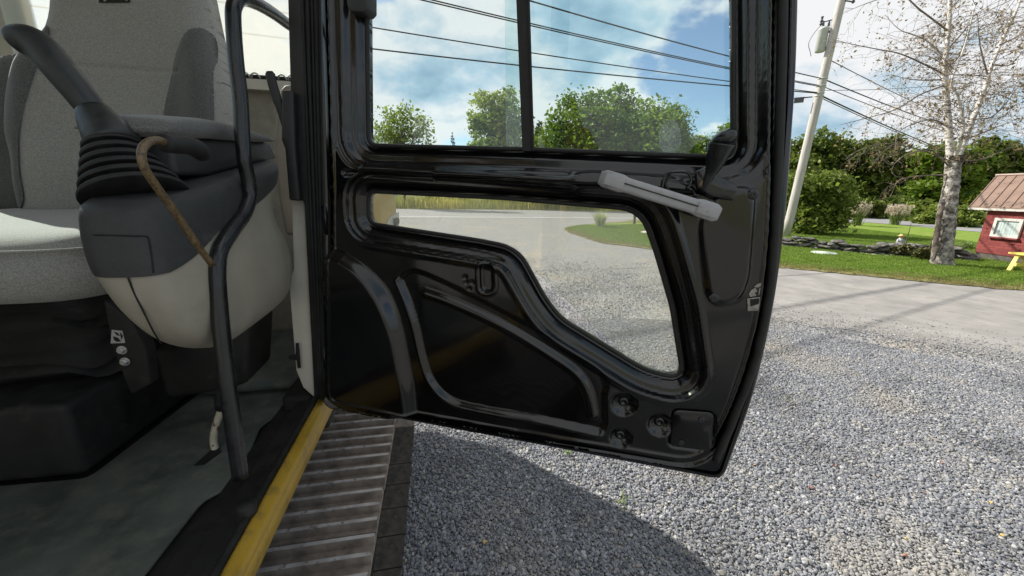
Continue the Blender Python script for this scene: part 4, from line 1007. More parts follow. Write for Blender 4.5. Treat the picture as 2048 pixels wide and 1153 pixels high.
# --- boom and stick at the machine's front, behind the viewer (they show only as reflections)
bm_ = [W(0.5, -1.35, 1.25), W(1.3, -1.35, 2.5), W(2.2, -1.35, 3.0), W(3.1, -1.35, 2.7), W(3.9, -1.35, 2.0)]
def boxrun(P, hw, hh):
    P = np.array(catmull(P, 6)); T = np.gradient(P, axis=0); T /= np.linalg.norm(T, axis=1)[:, None]; hs_ = np.interp(np.linspace(0, 1, len(P)), [0, .4, 1], hh); R_ = []
    for p, t, h in zip(P, T, hs_):
        n_ = np.cross(t, ML); R_.append(np.array([p + ML * hw + n_ * h, p - ML * hw + n_ * h, p - ML * hw - n_ * h, p + ML * hw - n_ * h]))
    return loft(R_)
bevel(mk('boom', *boxrun(bm_, 0.17, [.17, .26, .16]), M['yellow'], EX), 0.01)
bevel(mk('stick', *boxrun([W(4.1, -1.35, 2.35), W(3.7, -1.35, 1.6), W(3.2, -1.35, 0.75)], 0.13, [.2, .18, .1]), M['yellow'], EX), 0.01)
bk_ = [(3.2, .85), (3.55, .75), (3.6, .4), (3.3, .05), (2.75, .04), (2.7, .1), (2.95, .5)]
bevel(mk('bucket', *prism([W(a, -1.7, z) for a, z in bk_], 0.7 * ML), M['dark_metal'], EX), 0.02)

# --- track: shoes run round a frame
TB0, TB1, TZ, TAe, TAf = -0.42, 0.085, 0.75, -1.35, 1.35
RS = (TZ - 0.05) / 2
trk = mk('track', *join([mbox(TAe, TAf, TB0 + 0.12, TB1 - 0.14, 0.22, 0.55),
                         lathe(W(TAe, TB0 + 0.14, RS + 0.03), ML, [(0, RS - .05), (.24, RS - .05)], 28), lathe(W(TAf, TB0 + 0.14, RS + 0.03), ML, [(0, RS - .05), (.24, RS - .05)], 28)]
                        + [lathe(W(a, TB0 + 0.14, 0.15), ML, [(0, .11), (.05, .11), (.06, .08), (.18, .08), (.19, .11), (.24, .11)], 18) for a in np.linspace(-1.0, 1.0, 5)]), M['dark_metal'], EX)
PIT = 0.172
wB = (TB1 - TB0) / 2
sp = []
sp.append(([-PIT / 2 + .004, PIT / 2 - .004], 0.0))
def shoe_mesh():
    V, Fc, mi = [], [], []
    def add(q, m_):
        o_ = len(V); V.extend(q[0].tolist()); Fc.extend([tuple(i + o_ for i in f_) for f_ in q[1]]); mi.extend([m_] * len(q[1]))
    X, Y, Z = np.eye(3)
    add(box((0, 0, -0.006), X, Y, Z, PIT / 2 - .003, wB, 0.006), 0)
    for i, x in enumerate((-0.058, 0.0, 0.058)):
        h = 0.021
        pr = [(-.011, 0), (-.006, h), (.004, h), (.011, 0)]
        q = prism([(x + p, -wB, z) for p, z in pr], (0, 2 * wB, 0)); add(q, 0)
        q = box((x - .001, 0, h + .0006), X, Y, Z, 0.0052, wB - .001, 0.0012); add(q, 1)
    me = mesh_np('track_shoe', V, Fc); me.materials.append(M['track']); me.materials.append(M['track_edge'])
    me.polygons.foreach_set('material_index', mi); return me
sme = shoe_mesh()
sme_low = sme.copy(); sme_low.materials[0] = M['track_mud_shade']; sme_low.materials[1] = M['track_mud_shade']  # bottom run: muddy steel, its deep shadow painted in as a darker colour
Ls = TAf - TAe; per = 2 * Ls + 2 * math.pi * RS; ns = int(per / PIT); step = per / ns
for i in range(ns):
    d = i * step + 0.03
    if d < Ls: a, z, th = TAe + d, RS * 2 + 0.03, 0.0
    elif d < Ls + math.pi * RS: q = (d - Ls) / RS; a, z, th = TAf + RS * math.sin(q), RS + .03 + RS * math.cos(q), q
    elif d < 2 * Ls + math.pi * RS: a, z, th = TAf - (d - Ls - math.pi * RS), 0.03, math.pi
    else: q = (d - 2 * Ls - math.pi * RS) / RS; a, z, th = TAe - RS * math.sin(q), RS + .03 - RS * math.cos(q), math.pi + q
    ex = MF * math.cos(th) - ZUP * math.sin(th); ez = MF * math.sin(th) + ZUP * math.cos(th)
    c_ = W(a, (TB0 + TB1) / 2 + random.uniform(-.003, .003), z)
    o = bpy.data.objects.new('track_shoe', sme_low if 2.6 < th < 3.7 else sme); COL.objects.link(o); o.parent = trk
    o.matrix_local = Matrix(((ex[0], ML[0], ez[0], c_[0]), (ex[1], ML[1], ez[1], c_[1]), (ex[2], ML[2], ez[2], c_[2]), (0, 0, 0, 1)))
# ------------------------------------------------------------------ foliage helpers
def leaves(C, size, r_, up=0.0, asp=0.6):
    """one small diamond leaf at every point of C"""
    n = len(C); d = r_.normal(size=(n, 3)); d /= np.linalg.norm(d, axis=1)[:, None]
    nrm = r_.normal(size=(n, 3)); nrm[:, 2] += up; nrm /= np.linalg.norm(nrm, axis=1)[:, None]
    d = d - (d * nrm).sum(1)[:, None] * nrm; d /= np.linalg.norm(d, axis=1)[:, None] + 1e-9
    e_ = np.cross(nrm, d); s = (size * np.clip(r_.lognormal(-0.1, 0.4, n), 0.4, 2.0))[:, None]
    V = np.stack([C - d * s, C - e_ * s * asp, C + d * s, C + e_ * s * asp], 1).reshape(-1, 3)
    Fc = np.arange(4 * n).reshape(n, 4)
    return V, Fc
def crown(blobs, n, size, r_, cl=38, spread=0.20, fill=0.55, up=0.6):
    """leaf clumps through the volume of the blobs (centre, radius[, flat])"""
    vol = np.array([b[1] ** 2.2 for b in blobs]); vol /= vol.sum(); nc = max(8, n // cl)
    k = r_.choice(len(blobs), nc, p=vol); c = np.array([blobs[i][0] for i in k]); R_ = np.array([blobs[i][1] for i in k])
    d = r_.normal(size=(nc, 3)); d /= np.linalg.norm(d, axis=1)[:, None]
    rad = r_.uniform(fill, 1.0, nc) ** 0.6 * (1 + 0.10 * r_.normal(size=nc))
    cc_ = c + d * (R_ * rad)[:, None]
    sz = np.abs(r_.normal(1.0, 0.35, nc)) + 0.25
    m_ = np.repeat(np.arange(nc), cl)
    sg = (spread * np.median(R_) * sz)[m_][:, None] * np.array([1, 1, 0.62])
    P = cc_[m_] + np.clip(r_.normal(size=(len(m_), 3)), -1.6, 1.6) * sg
    tint = np.clip(r_.normal(0.45, 0.2, nc)[m_] + r_.normal(0, 0.16, len(m_)), 0, 1)
    V, Fc = leaves(P, size * 1.25, r_, 1.1)
    return V, Fc, tint, cc_
M['leaf_green'] = leaf_mat('leaf_green', (0.06, 0.12, 0.012), (0.24, 0.33, 0.035), 0.45)
M['leaf_light'] = leaf_mat('leaf_light', (0.10, 0.17, 0.018), (0.32, 0.38, 0.06), 0.48)
M['leaf_dark'] = leaf_mat('leaf_dark', (0.04, 0.08, 0.012), (0.20, 0.25, 0.035), 0.36)
M['leaf_spruce'] = leaf_mat('leaf_spruce', (0.014, 0.035, 0.02), (0.045, 0.075, 0.04), 0.1)
M['leaf_bush'] = leaf_mat('leaf_bush', (0.07, 0.12, 0.018), (0.28, 0.34, 0.06), 0.4)
M['leaf_juniper'] = leaf_mat('leaf_juniper', (0.06, 0.08, 0.02), (0.17, 0.15, 0.05), 0.2)
M['leaf_weed'] = leaf_mat('weed_blade', (0.22, 0.26, 0.04), (0.52, 0.46, 0.12), 0.45)
M['leaf_gold'] = leaf_mat('goldenrod_leaf', (0.14, 0.18, 0.03), (0.42, 0.36, 0.06), 0.35)
M['leaf_birch'] = leaf_mat('birch_leaf', (0.15, 0.11, 0.06), (0.34, 0.25, 0.11), 0.4)
M['plume'] = leaf_mat('plume', (0.50, 0.42, 0.34), (0.66, 0.58, 0.48), 0.4)
M['mis_blade'] = leaf_mat('miscanthus_blade', (0.12, 0.19, 0.05), (0.30, 0.36, 0.13), 0.4)
M['varieg_blade'] = leaf_mat('variegated_blade', (0.24, 0.30, 0.14), (0.60, 0.62, 0.42), 0.4)
def tree(name, label, k, circles, n, size, leaf, seed, basex=None, group=None, trunk_r=None, cl=38, spread=0.22, fill=0.5, cat='tree', limbs=9, squash=0.85):
    """circles: (x, y, r) of the crown's lobes as measured in the view, standing k metres deep; each becomes a round lobe"""
    r_ = np.random.default_rng(seed); bl = []
    for x, y, r in circles:
        c = dep(x, y, k); rad = r / FPX * k / np.linalg.norm(ray(x, y)) ** 0.7
        d0 = ray(x, y); d0 = d0 / np.linalg.norm(d0)
        c = c + d0 * r_.uniform(-0.5, 0.5) * rad
        bl.append((c, rad))
    C0 = np.average([b[0] for b in bl], axis=0, weights=[b[1] for b in bl])
    if basex is not None: q = dep(basex, 400, k); C0[:2] = q[:2]
    base = np.array([C0[0], C0[1], 0.0]); top = max(b[0][2] + b[1] for b in bl)
    t = empty(name, base, label, cat, group)
    V, Fc, ti, cc_ = crown([(b[0] - base, b[1]) for b in bl], n, size, r_, cl, spread, fill)
    mk('crown', V, Fc, leaf, t, local=True, tint=ti)
    tr = trunk_r or 0.022 * top
    zt = max(1.0, top * 0.72); P = [np.zeros(3)]
    for i in range(1, 7): P.append(np.array([r_.normal(0, 0.015 * top), r_.normal(0, 0.015 * top), zt * i / 6]))
    parts = [tube(P, np.linspace(tr, tr * 0.3, 7), 8)]
    for i in r_.choice(len(cc_), min(limbs * 3, len(cc_)), replace=False):
        e_ = cc_[i]; z0 = np.clip(e_[2] * r_.uniform(0.35, 0.7), 0.1 * top, zt * 0.95); j = z0 / zt * 6; i0 = int(min(5, j)); s_ = P[i0] + (P[i0 + 1] - P[i0]) * (j - i0)
        mid = s_ * 0.45 + e_ * 0.55 + np.array([0, 0, 0.04 * top]) * r_.uniform(-0.6, 1)
        parts.append(tube([s_, mid, e_], [tr * 0.33, tr * 0.18, tr * 0.06], 5, False))
    mk('trunk', *join(parts), M['bark_dark'], t, local=True, smooth=True)
    return t
def spruce(name, label, k, x, ytop, ybase, wpx, n, seed, leaf, group=None):
    r_ = np.random.default_rng(seed); tip = dep(x, ytop, k); base = np.array([tip[0], tip[1], 0.0]); Ht = tip[2]; rb = wpx / FPX * k
    t = empty(name, base, label, 'tree', group)
    z = Ht * (1 - r_.random(n) ** 0.55); lev = np.round(z / (Ht * 0.045)) * Ht * 0.045; z = 0.7 * z + 0.3 * lev
    rr = rb * (1 - z / Ht) ** 0.85 * np.sqrt(r_.uniform(0.15, 1.0, n)) + 0.03 * rb; a = r_.uniform(0, 6.3, n)
    a = np.round(a * 2.2 + z * 3) / 2.2 - z * 1.1 + r_.normal(0, 0.16, n)
    P = np.column_stack([rr * np.cos(a), rr * np.sin(a), z - 0.22 * rr])
    V, Fc = leaves(P, rb * 0.11, r_, 0.4, 0.4); mk('crown', V, Fc, leaf, t, local=True, tint=r_.random(n))
    mk('trunk', *tube([(0, 0, 0), (0, 0, Ht * 0.97)], [Ht * 0.016, Ht * 0.002], 8), M['bark_dark'], t, local=True)
    return t
G1 = 'trees beyond the road seen through the upper window'
tree('young_tree', 'thin open young tree at the far left of the upper window', 34, [(770, 262, 22), (800, 240, 26), (835, 255, 30), (790, 275, 30), (850, 275, 18), (812, 225, 14), (775, 232, 10), (758, 268, 14), (790, 315, 30), (825, 315, 30), (805, 345, 26)], 4300, 0.105, M['leaf_light'], 11, 808, G1, cl=14, spread=0.30, fill=0.1, limbs=26, trunk_r=0.13)
tree('broadleaf_tree', 'leafy tree beside the door window post, left of the big group', 40, [(966, 206, 20), (1012, 208, 26), (962, 246, 24), (1010, 246, 36), (985, 282, 42), (1036, 275, 30), (948, 264, 12), (985, 226, 20), (975, 325, 40), (1015, 335, 42), (990, 368, 34)], 15000, 0.14, M['leaf_light'], 12, 995, G1)
tree('broadleaf_tree', 'broad dense tree at the left of the big group in the window', 45, [(1146, 208, 22), (1184, 214, 30), (1122, 240, 26), (1165, 255, 46), (1212, 256, 44), (1108, 285, 36), (1150, 300, 52), (1200, 300, 54), (1240, 300, 40), (1130, 345, 44), (1190, 350, 50), (1160, 378, 36)], 24000, 0.15, M['leaf_green'], 13, 1165, G1)
tree('broadleaf_tree', 'tallest tree with a loose pointed top in the upper window', 46, [(1234, 178, 10), (1228, 196, 16), (1252, 204, 22), (1240, 232, 30), (1258, 262, 32), (1232, 280, 42), (1245, 325, 40), (1240, 365, 34)], 9000, 0.145, M['leaf_green'], 14, 1242, G1, fill=0.3)
tree('broadleaf_tree', 'round dense tree at the right of the big group in the window', 42, [(1296, 228, 24), (1332, 228, 26), (1284, 258, 34), (1330, 258, 42), (1358, 276, 24), (1310, 298, 54), (1270, 300, 36), (1360, 305, 30), (1290, 345, 46), (1345, 350, 42), (1310, 380, 34)], 21000, 0.14, M['leaf_green'], 15, 1315, G1)
tree('broadleaf_tree', 'small pale tree just left of the black lever knob', 52, [(1398, 282, 16), (1410, 295, 20), (1385, 300, 18), (1400, 325, 24), (1395, 355, 24)], 4200, 0.15, M['leaf_light'], 16, 1400, G1)
tree('broadleaf_tree', 'tree partly hidden behind the right edge of the upper window', 48, [(1462, 262, 20), (1480, 275, 28), (1450, 290, 22), (1510, 280, 32), (1470, 320, 34), (1500, 350, 36)], 8000, 0.15, M['leaf_green'], 17, 1478, G1)
spruce('spruce_tree', 'tiny distant spruce between the thin tree and the window post', 62, 905, 264, 330, 20, 1600, 21, M['leaf_spruce'], G1)
spruce('spruce_tree', 'dark spruce just right of the window post', 50, 1080, 238, 330, 38, 3600, 22, M['leaf_spruce'], G1)
# low far shrubs along the sill of the window
for i, (x, y, r, k) in enumerate(((1065, 300, 26, 44), (1245, 306, 26, 43), (1385, 312, 20, 45))):
    tree('far_shrub', ['low shrub below the dark spruce beyond the road', 'low shrub at the foot of the tallest tree', 'low shrub at the foot of the round dense tree'][i], k, [(x, y, r), (x - r, y + 12, r * .8), (x + r, y + 10, r * .8)], 2200, 0.13, M['leaf_light'], 30 + i, None, 'far shrubs', cat='shrub', limbs=3, trunk_r=0.06)
# wood beyond the lawn on the right
G2 = 'trees of the wood behind the lawn'
def wood(label, k, cs, n, seed, leaf, bx): return tree('wood_tree', label, k, cs, n, 0.16, leaf, seed, bx, G2, spread=0.2, fill=0.55)
wood('bright topped tree right behind the leaning utility pole', 42, [(1610, 300, 30), (1650, 290, 28), (1690, 305, 30), (1640, 325, 45), (1690, 345, 45), (1600, 350, 40), (1650, 380, 50)], 14000, 41, M['leaf_dark'], 1650)
wood('rounded dark tree between the pole and the birch', 40, [(1748, 300, 26), (1785, 296, 22), (1725, 325, 34), (1770, 330, 42), (1805, 335, 30), (1745, 375, 48), (1800, 375, 44)], 14000, 42, M['leaf_dark'], 1765)
wood('tree with drooping limbs right behind the birch trunk', 37, [(1850, 318, 28), (1890, 312, 30), (1930, 325, 30), (1860, 350, 40), (1910, 360, 45), (1850, 390, 38)], 12000, 43, M['leaf_green'], 1880)
wood('tall tree behind the red shed roof, at the right edge', 39, [(1975, 300, 28), (2015, 305, 26), (1960, 335, 36), (2000, 345, 45), (2050, 330, 40), (1975, 385, 46)], 12000, 44, M['leaf_dark'], 1995)
wood('dark gap tree behind the rounded tree and the bright one', 50, [(1700, 345, 34), (1720, 380, 50), (1680, 395, 46)], 6000, 45, M['leaf_dark'], 1705)
wood('dark tree in the gap left of the birch trunk', 50, [(1830, 350, 36), (1825, 390, 52), (1850, 405, 40)], 6000, 46, M['leaf_dark'], 1828)
wood('dark tree filling the gap between birch and shed', 48, [(1940, 360, 34), (1945, 395, 46)], 5000, 47, M['leaf_dark'], 1942)
wood('tree whose left half hides behind the door edge', 44, [(1560, 320, 34), (1570, 360, 45), (1545, 395, 50)], 7000, 48, M['leaf_dark'], 1560)
# hedges and shrubs in front of the wood
for i, (x, y, r, k, lf, lab) in enumerate(((1742, 412, 20, 33, 'leaf_dark', 'low dark shrub between the two plumed grasses'), (1790, 412, 22, 33, 'leaf_dark', 'dark shrub behind the right plumed grass clump'), (1842, 420, 26, 30, 'leaf_bush', 'shrub just left of the birch trunk behind the lawn'), (1872, 436, 26, 27, 'leaf_bush', 'olive shrub directly left of the birch bark'), (1925, 432, 26, 25, 'leaf_bush', 'olive shrub between the birch trunk and the red shed'), (1700, 405, 20, 36, 'leaf_dark', 'dark shrub behind the left plumed grass clump'))):
    tree('garden_shrub', lab, k, [(x, y, r), (x - r * .9, y + r * .35, r * .75), (x + r * .9, y + r * .35, r * .75), (x, y + r * .6, r)], 2600, 0.10, M[lf], 60 + i, None, 'shrubs behind the lawn', cat='shrub', limbs=3, trunk_r=0.05)
tree('yellow_flowers', 'small patch of yellow flowers beyond the road', 36, [(1756, 419, 6), (1766, 421, 5), (1748, 422, 5)], 500, 0.07, leaf_mat('yellow_petal', (0.5, 0.4, 0.03), (0.65, 0.55, 0.05), 0.3), 69, None, None, cat='flowers', limbs=1, trunk_r=0.02)
# the big bush beside the pole
bb = gp(1625, 478)
tree('round_bush', 'big rounded green bush standing right of the utility pole', depth_of(bb) + 1.6, [(1625, 375, 36), (1660, 372, 32), (1685, 398, 26), (1600, 400, 40), (1650, 415, 46), (1615, 440, 38), (1590, 370, 26), (1668, 440, 26)], 15000, 0.062, M['leaf_bush'], 70, 1625, None, cat='bush', limbs=14, trunk_r=0.05, cl=30, spread=0.24, fill=0.5)

# far house seen as a pale roof at the window's lower left corner
hc = dep(742, 292, 55); fh = empty('far_house', (hc[0], hc[1], 0), 'pale grey roofed house far off at the window corner', 'house')
hw, hd, he = 3.4, 2.6, float(hc[2]) - 0.4
ax_ = np.array([0.95, 0.3, 0]); ay_ = np.array([-0.3, 0.95, 0])
mk('wall', *box((0, 0, he / 2), ax_, ay_, ZUP, hw, hd, he / 2), pmat('pale_siding', (0.5, 0.5, 0.46), (0.56, 0.56, 0.52), 3, rough=0.7), fh, local=True)
rp = [ax_ * -hw * 1.08 + ay_ * -hd * 1.12 + ZUP * he, ax_ * -hw * 1.08 + ay_ * hd * 1.12 + ZUP * he, ax_ * -hw * 1.08 + ZUP * (he + 1.9)]
for wx in (-1.9, 0.3, 2.2): mk('window', *box(ax_ * wx - ay_ * (hd + .03) + ZUP * (he - 1.3), ax_, ay_, ZUP, .45, .05, .65), M['glass_low'], fh, local=True)
mk('roof', *prism(rp, ax_ * 2 * hw * 1.08), pmat('grey_shingle', (0.24, 0.27, 0.25), (0.3, 0.33, 0.3), 4, rough=0.9), fh, local=True)

# tall weeds in the field beyond the road
V, Fc, T = [], [], []
f0, f1 = e0 + rnn * 11.2 - rd * 22, e1 + rnn * 11.5 + rd * 26
fd = (f1 - f0)
rw = np.random.default_rng(91)
for i in range(9000):
    p = f0 + fd * rw.random() + rnn * rw.gamma(1.6, 1.5); h = rw.uniform(0.45, 1.15) * (1.25 if rw.random() < 0.15 else 1.0); a = rw.uniform(0, 6.3); c_ = np.array([math.cos(a), math.sin(a), 0]); s_ = np.array([-c_[1], c_[0], 0]); b0 = np.array([p[0], p[1], 0]); ln_ = h * rw.uniform(0.05, 0.5); w_ = 0.035
    o_ = len(V); V += [b0 - s_ * w_, b0 + s_ * w_, b0 + c_ * ln_ * .4 + ZUP * h * .6 + s_ * w_ * .8, b0 + c_ * ln_ * .4 + ZUP * h * .6 - s_ * w_ * .8, b0 + c_ * ln_ + ZUP * h]
    Fc += [(o_, o_ + 1, o_ + 2, o_ + 3), (o_ + 3, o_ + 2, o_ + 4)]; tv = np.clip(0.5 + 0.35 * math.sin(p[0] * 0.7) + rw.normal(0, 0.2), 0, 1); T += [tv, tv]
tag(mk('tall_weeds', V, Fc, M['leaf_weed'], tint=T), 'strip of tall yellowing weeds beyond the road', 'weeds', kind='stuff')
for i, (x, y, r, lf, lab) in enumerate(((868, 402, 16, 'leaf_gold', 'yellow green weed bush beyond the road at left'), (925, 404, 11, 'leaf_light', 'green weed clump beyond the road in the middle'), (1090, 410, 9, 'leaf_dark', 'small dark bush at the far road edge'), (990, 402, 12, 'leaf_gold', 'yellowish weed clump beyond the road'))):
    tree('roadside_bush', lab, 41 if i != 2 else 37, [(x, y, r), (x - r, y + 5, r * .7), (x + r, y + 5, r * .7)], 1300, 0.10, M[lf], 80 + i, None, 'roadside bushes', cat='bush', limbs=3, trunk_r=0.04)

# ------------------------------------------------------------------ ornamental grasses
def clump(name, label, base, h, w, n, mat, seed, plumes=0, pm=None, bw=0.006, group=None):
    r_ = np.random.default_rng(seed); V, Fc, T = [], [], []
    t = empty(name, base, label, 'ornamental grass', group); PV = []; PF = []; PT = []
    for i in range(n):
        a = r_.uniform(0, 6.3); c_ = np.array([math.cos(a), math.sin(a), 0]); s_ = np.array([-c_[1], c_[0], 0]); b0 = np.append(r_.normal(0, w * 0.12, 2), 0)
        L_ = h * r_.uniform(0.65, 1.1); ou = w * r_.uniform(0.05, 1.0); dr = r_.uniform(0.05, 0.5)
        o_ = len(V); m_ = 6
        for j in range(m_):
            u = j / (m_ - 1); p = b0 + c_ * ou * u ** 1.5 + ZUP * L_ * (u - dr * u ** 3); ww = bw * (1 - 0.85 * u); V += [p - s_ * ww, p + s_ * ww]
        tv = r_.random()
        for j in range(m_ - 1): q = o_ + 2 * j; Fc.append((q, q + 1, q + 3, q + 2)); T.append(tv)
        if i < plumes:
            tip = b0 + c_ * w * r_.uniform(0, 0.75) ** 0.8 + ZUP * h * r_.uniform(0.55, 1.0); n_ = 22
            P = tip + r_.normal(size=(n_, 3)) * np.array([.025, .025, .09]) * h * 0.6
            pv, pf_ = leaves(P, 0.030 * h, r_, 0, 0.4); PF += [tuple(x + len(PV) for x in q) for q in pf_.tolist()]; PV += pv.tolist(); PT += [r_.random()] * n_
    mk('blades', V, Fc, mat, t, local=True, tint=T)
    if plumes: mk('plumes', PV, PF, pm, t, local=True, tint=PT)
    return t
GO = 'plumed ornamental grasses behind the lawn'
for i, (x, yb, yt, wpx, lab) in enumerate(((1712, 452, 405, 34, 'plumed ornamental grass just right of the big bush'), (1788, 450, 410, 36, 'plumed ornamental grass clump in the middle of the far lawn'))):
    b0 = gp(x, yb); k = depth_of(b0); hh = float(vert(b0, x, yt)[2]); clump('plumed_grass', lab, b0, hh * 0.95, wpx / FPX * k * 0.62, 520, M['mis_blade'], 95 + i, 150, M['plume'], 0.014, GO)
b0 = gp(1200, 455); clump('variegated_grass', 'pale variegated grass tuft on the lawn tip seen through lower window', b0, float(vert(b0, 1200, 417)[2]) * 1.05, 28 / FPX * depth_of(b0), 520, M['varieg_blade'], 99, 0, None, 0.009)
b0 = gp(1932, 498); clump('leafy_perennial', 'blue green strappy plant at the foot of the shed wall', b0, 0.34, 0.42, 130, M['mis_blade'], 101, 0, None, 0.014)
b0 = gp(1912, 500); clump('leafy_perennial', 'blue green strappy plant between stone wall and birch', b0, 0.30, 0.36, 110, M['mis_blade'], 102, 0, None, 0.014)
# low junipers by the wall
for i, (cs, lab) in enumerate(((((1792, 500, 9), (1808, 498, 10), (1824, 502, 9)), 'low clipped evergreen at the stone wall, the left one'), (((1840, 508, 10), (1856, 508, 12), (1872, 512, 10)), 'low clipped evergreen touching the birch trunk'))):
    b0 = gp(cs[1][0], 515 if i == 0 else 522)
    tree('low_evergreen', lab, depth_of(b0), cs, 2600, 0.028, M['leaf_juniper'], 110 + i, None, 'low evergreens at the stone wall', cat='shrub', limbs=4, trunk_r=0.02, cl=20, spread=0.3)

# ------------------------------------------------------------------ utility pole, transformer, cables
PB = gp(1571, 474)
pole = empty('utility_pole', PB, 'tall weathered wooden utility pole carrying a transformer and cables', 'utility pole')
def pz(x, y): return vert(PB, x, y) - PB
ptop = np.array(pz(1700, -70))
pd_ = ptop / np.linalg.norm(ptop)
pP = [ptop * t for t in np.linspace(0, 1, 14)]
mk('shaft', *tube(pP, np.linspace(0.165, 0.135, 14), 20), M['pole_wood'], pole, True, local=True)
def on_pole(y):  # point on the pole's axis at picture height y
    lo, hi = 0.0, 1.0
    for _ in range(40):
        mid = (lo + hi) / 2; q = ptop * mid + PB - CAM; yy = 576.5 - FPX * (q @ _U) / (q @ _f)
        if yy > y: lo = mid
        else: hi = mid
    return ptop * lo
lft = -np.array([PB[1], -PB[0], 0]) / np.linalg.norm(PB[:2])   # screen left
tow = -np.array([PB[0], PB[1], 0]) / np.linalg.norm(PB[:2])
tcn = on_pole(77) + lft * 0.32
mk('transformer', *join([lathe(tcn - ZUP * 0.42, ZUP, [(0, .14), (.02, .165), (.74, .165), (.76, .18), (.80, .18), (.86, .13), (.88, 0.02)], 24)]), M['transformer'], pole, True, local=True)
for dx in (-.12, .05):
    q = tcn + lft * dx + ZUP * 0.44
    mk('bushing', *lathe(q, ZUP, [(0, .035), (.05, .05), (.07, .03), (.11, .045), (.13, .025), (.20, .03), (.22, .01)], 12), M['insulator'], pole, True, local=True)
mk('bracket', *join([box(on_pole(62) + lft * .22, lft, ZUP, tow, .14, .03, .05), box(on_pole(95) + lft * .22, lft, ZUP, tow, .14, .03, .05)]), M['insulator'], pole, local=True)
mk('cutout_fuse', *join([tube([on_pole(38) + lft * .12, on_pole(40) + lft * .42], 0.02, 8), lathe(on_pole(46) + lft * .46, ZUP, [(0, .03), (.05, .06), (.1, .03), (.15, .06), (.2, .03), (.3, .05)], 10), tube(catmull([on_pole(46) + lft * .46, on_pole(60) + lft * .62, on_pole(80) + lft * .72, on_pole(100) + lft * .60, on_pole(108) + lft * .55], 5), 0.012, 6)]), M['insulator'], pole, local=True)
mk('top_bracket', *join([tube([on_pole(3) + tow * .1, on_pole(9) - lft * .35], 0.025, 8), lathe(on_pole(9) - lft * .36, ZUP, [(-.05, .03), (0, .06), (.05, .03), (.1, .05)], 10)]), M['insulator'], pole, local=True)
for y in (158, 173, 187, 193): mk('cable_clamp', *lathe(on_pole(y) - ZUP * .02, ZUP, [(0, .165), (.04, .165)], 16), M['transformer'], pole, True, local=True)
mk('splice_box', *join([box(on_pole(197) + lft * .62, lft, ZUP, tow, .16, .09, .09), tube([on_pole(193) + lft * .2, on_pole(193) + lft * .85], .025, 8)]), M['insulator'], pole, local=True)
# cables
def cable(label, A, B, sag, r):
    A, B = np.asarray(A), np.asarray(B); P = [A * (1 - t) + B * t - ZUP * sag * 4 * t * (1 - t) for t in np.linspace(0, 1, 40)]
    tag(mk('power_cable', *tube(P, r, 6), M['wire'], None, True), label, 'cable', 'cables strung from the utility pole')
def left_run(label, y_pole, pts, r, ext=2.2):
    """pass through the pole at y_pole and the two view points pts, run on past the frame"""
    A = on_pole(y_pole) + PB; x, y = pts; z = float(A[2])
    B = gp(x, y, z + 0.12)
    d_ = B - A; C_ = A + d_ * ext
    L1 = np.linalg.norm(d_)
    P = []
    for t in np.linspace(0, ext, 44): P.append(A + d_ * t - ZUP * 0.30 * t * (1 - t / 1.0) * 1.0)
    tag(mk('power_cable', *tube(P, r, 6), M['wire'], None, True), label, 'cable', 'cables strung from the utility pole')
left_run('thickest lowest black cable crossing the upper window', 187, (718, 95), 0.021)
left_run('thin cable just above the thickest one in the window', 186, (718, 51), 0.016)
left_run('upper of two close cables crossing the middle of the window', 172, (850, -3), 0.015)
left_run('lower of two close cables crossing the middle of the window', 174, (850, 2), 0.015)
left_run('topmost cable in the window, right of the window post', 158, (1050, -1), 0.018)
def right_run(label, y_pole, x, y, dz, r, ext=1.6):
    A = on_pole(y_pole) + PB; B = gp(x, y, float(A[2]) + dz); d_ = B - A
    P = [A + d_ * t + ZUP * 0.25 * (t * t - t) for t in np.linspace(0, ext, 30)]
    tag(mk('power_cable', *tube(P, r, 6), M['wire'], None, True), label, 'cable', 'cables strung from the utility pole')
right_run('thick cable from the pole down behind the birch, lowest run', 190, 1880, 297, -0.2, 0.028)
right_run('thin cable just under the thick run right of the pole', 194, 1880, 301, -0.5, 0.016)
right_run('cable from the pole crown passing left of the birch top', 158, 1885, 250, 0.2, 0.022)
right_run('middle cable right of the pole, thinner', 172, 1885, 262, 0.0, 0.015)
right_run('high cable from the transformer down to the birch', 118, 1885, 230, 0.0, 0.015)
right_run('nearly level thin cable right of the pole', 181, 1880, 171, 1.0, 0.010, 1.2)

# ------------------------------------------------------------------ birch
BB = gp(1886, 532); kB = depth_of(BB); rB = np.random.default_rng(5)
birch = empty('birch_tree', BB, 'forked white birch with a split trunk and thin leafless twigs', 'tree')
mb, nt, bs = new_mat('birch_bark'); N, L = nt.nodes, nt.links
tc = N.new('ShaderNodeTexCoord'); mp = N.new('ShaderNodeMapping'); mp.inputs['Scale'].default_value = (3.4, 3.4, 3.8); L.new(tc.outputs['Object'], mp.inputs[0])
n_a = N.new('ShaderNodeTexNoise'); n_a.inputs['Scale'].default_value = 1.6; n_a.inputs['Detail'].default_value = 7; n_a.inputs['Roughness'].default_value = 0.65; L.new(mp.outputs[0], n_a.inputs['Vector'])
cr = N.new('ShaderNodeValToRGB'); L.new(n_a.outputs[0], cr.inputs[0]); el = cr.color_ramp.elements
el[0].position = 0.37; el[0].color = (0.05, 0.04, 0.033, 1); el[1].position = 0.62; el[1].color = (0.52, 0.49, 0.45, 1); q = el.new(0.50); q.color = (0.25, 0.225, 0.20, 1)
L.new(cr.outputs[0], bs.inputs['Base Color']); bs.inputs['Roughness'].default_value = 0.85
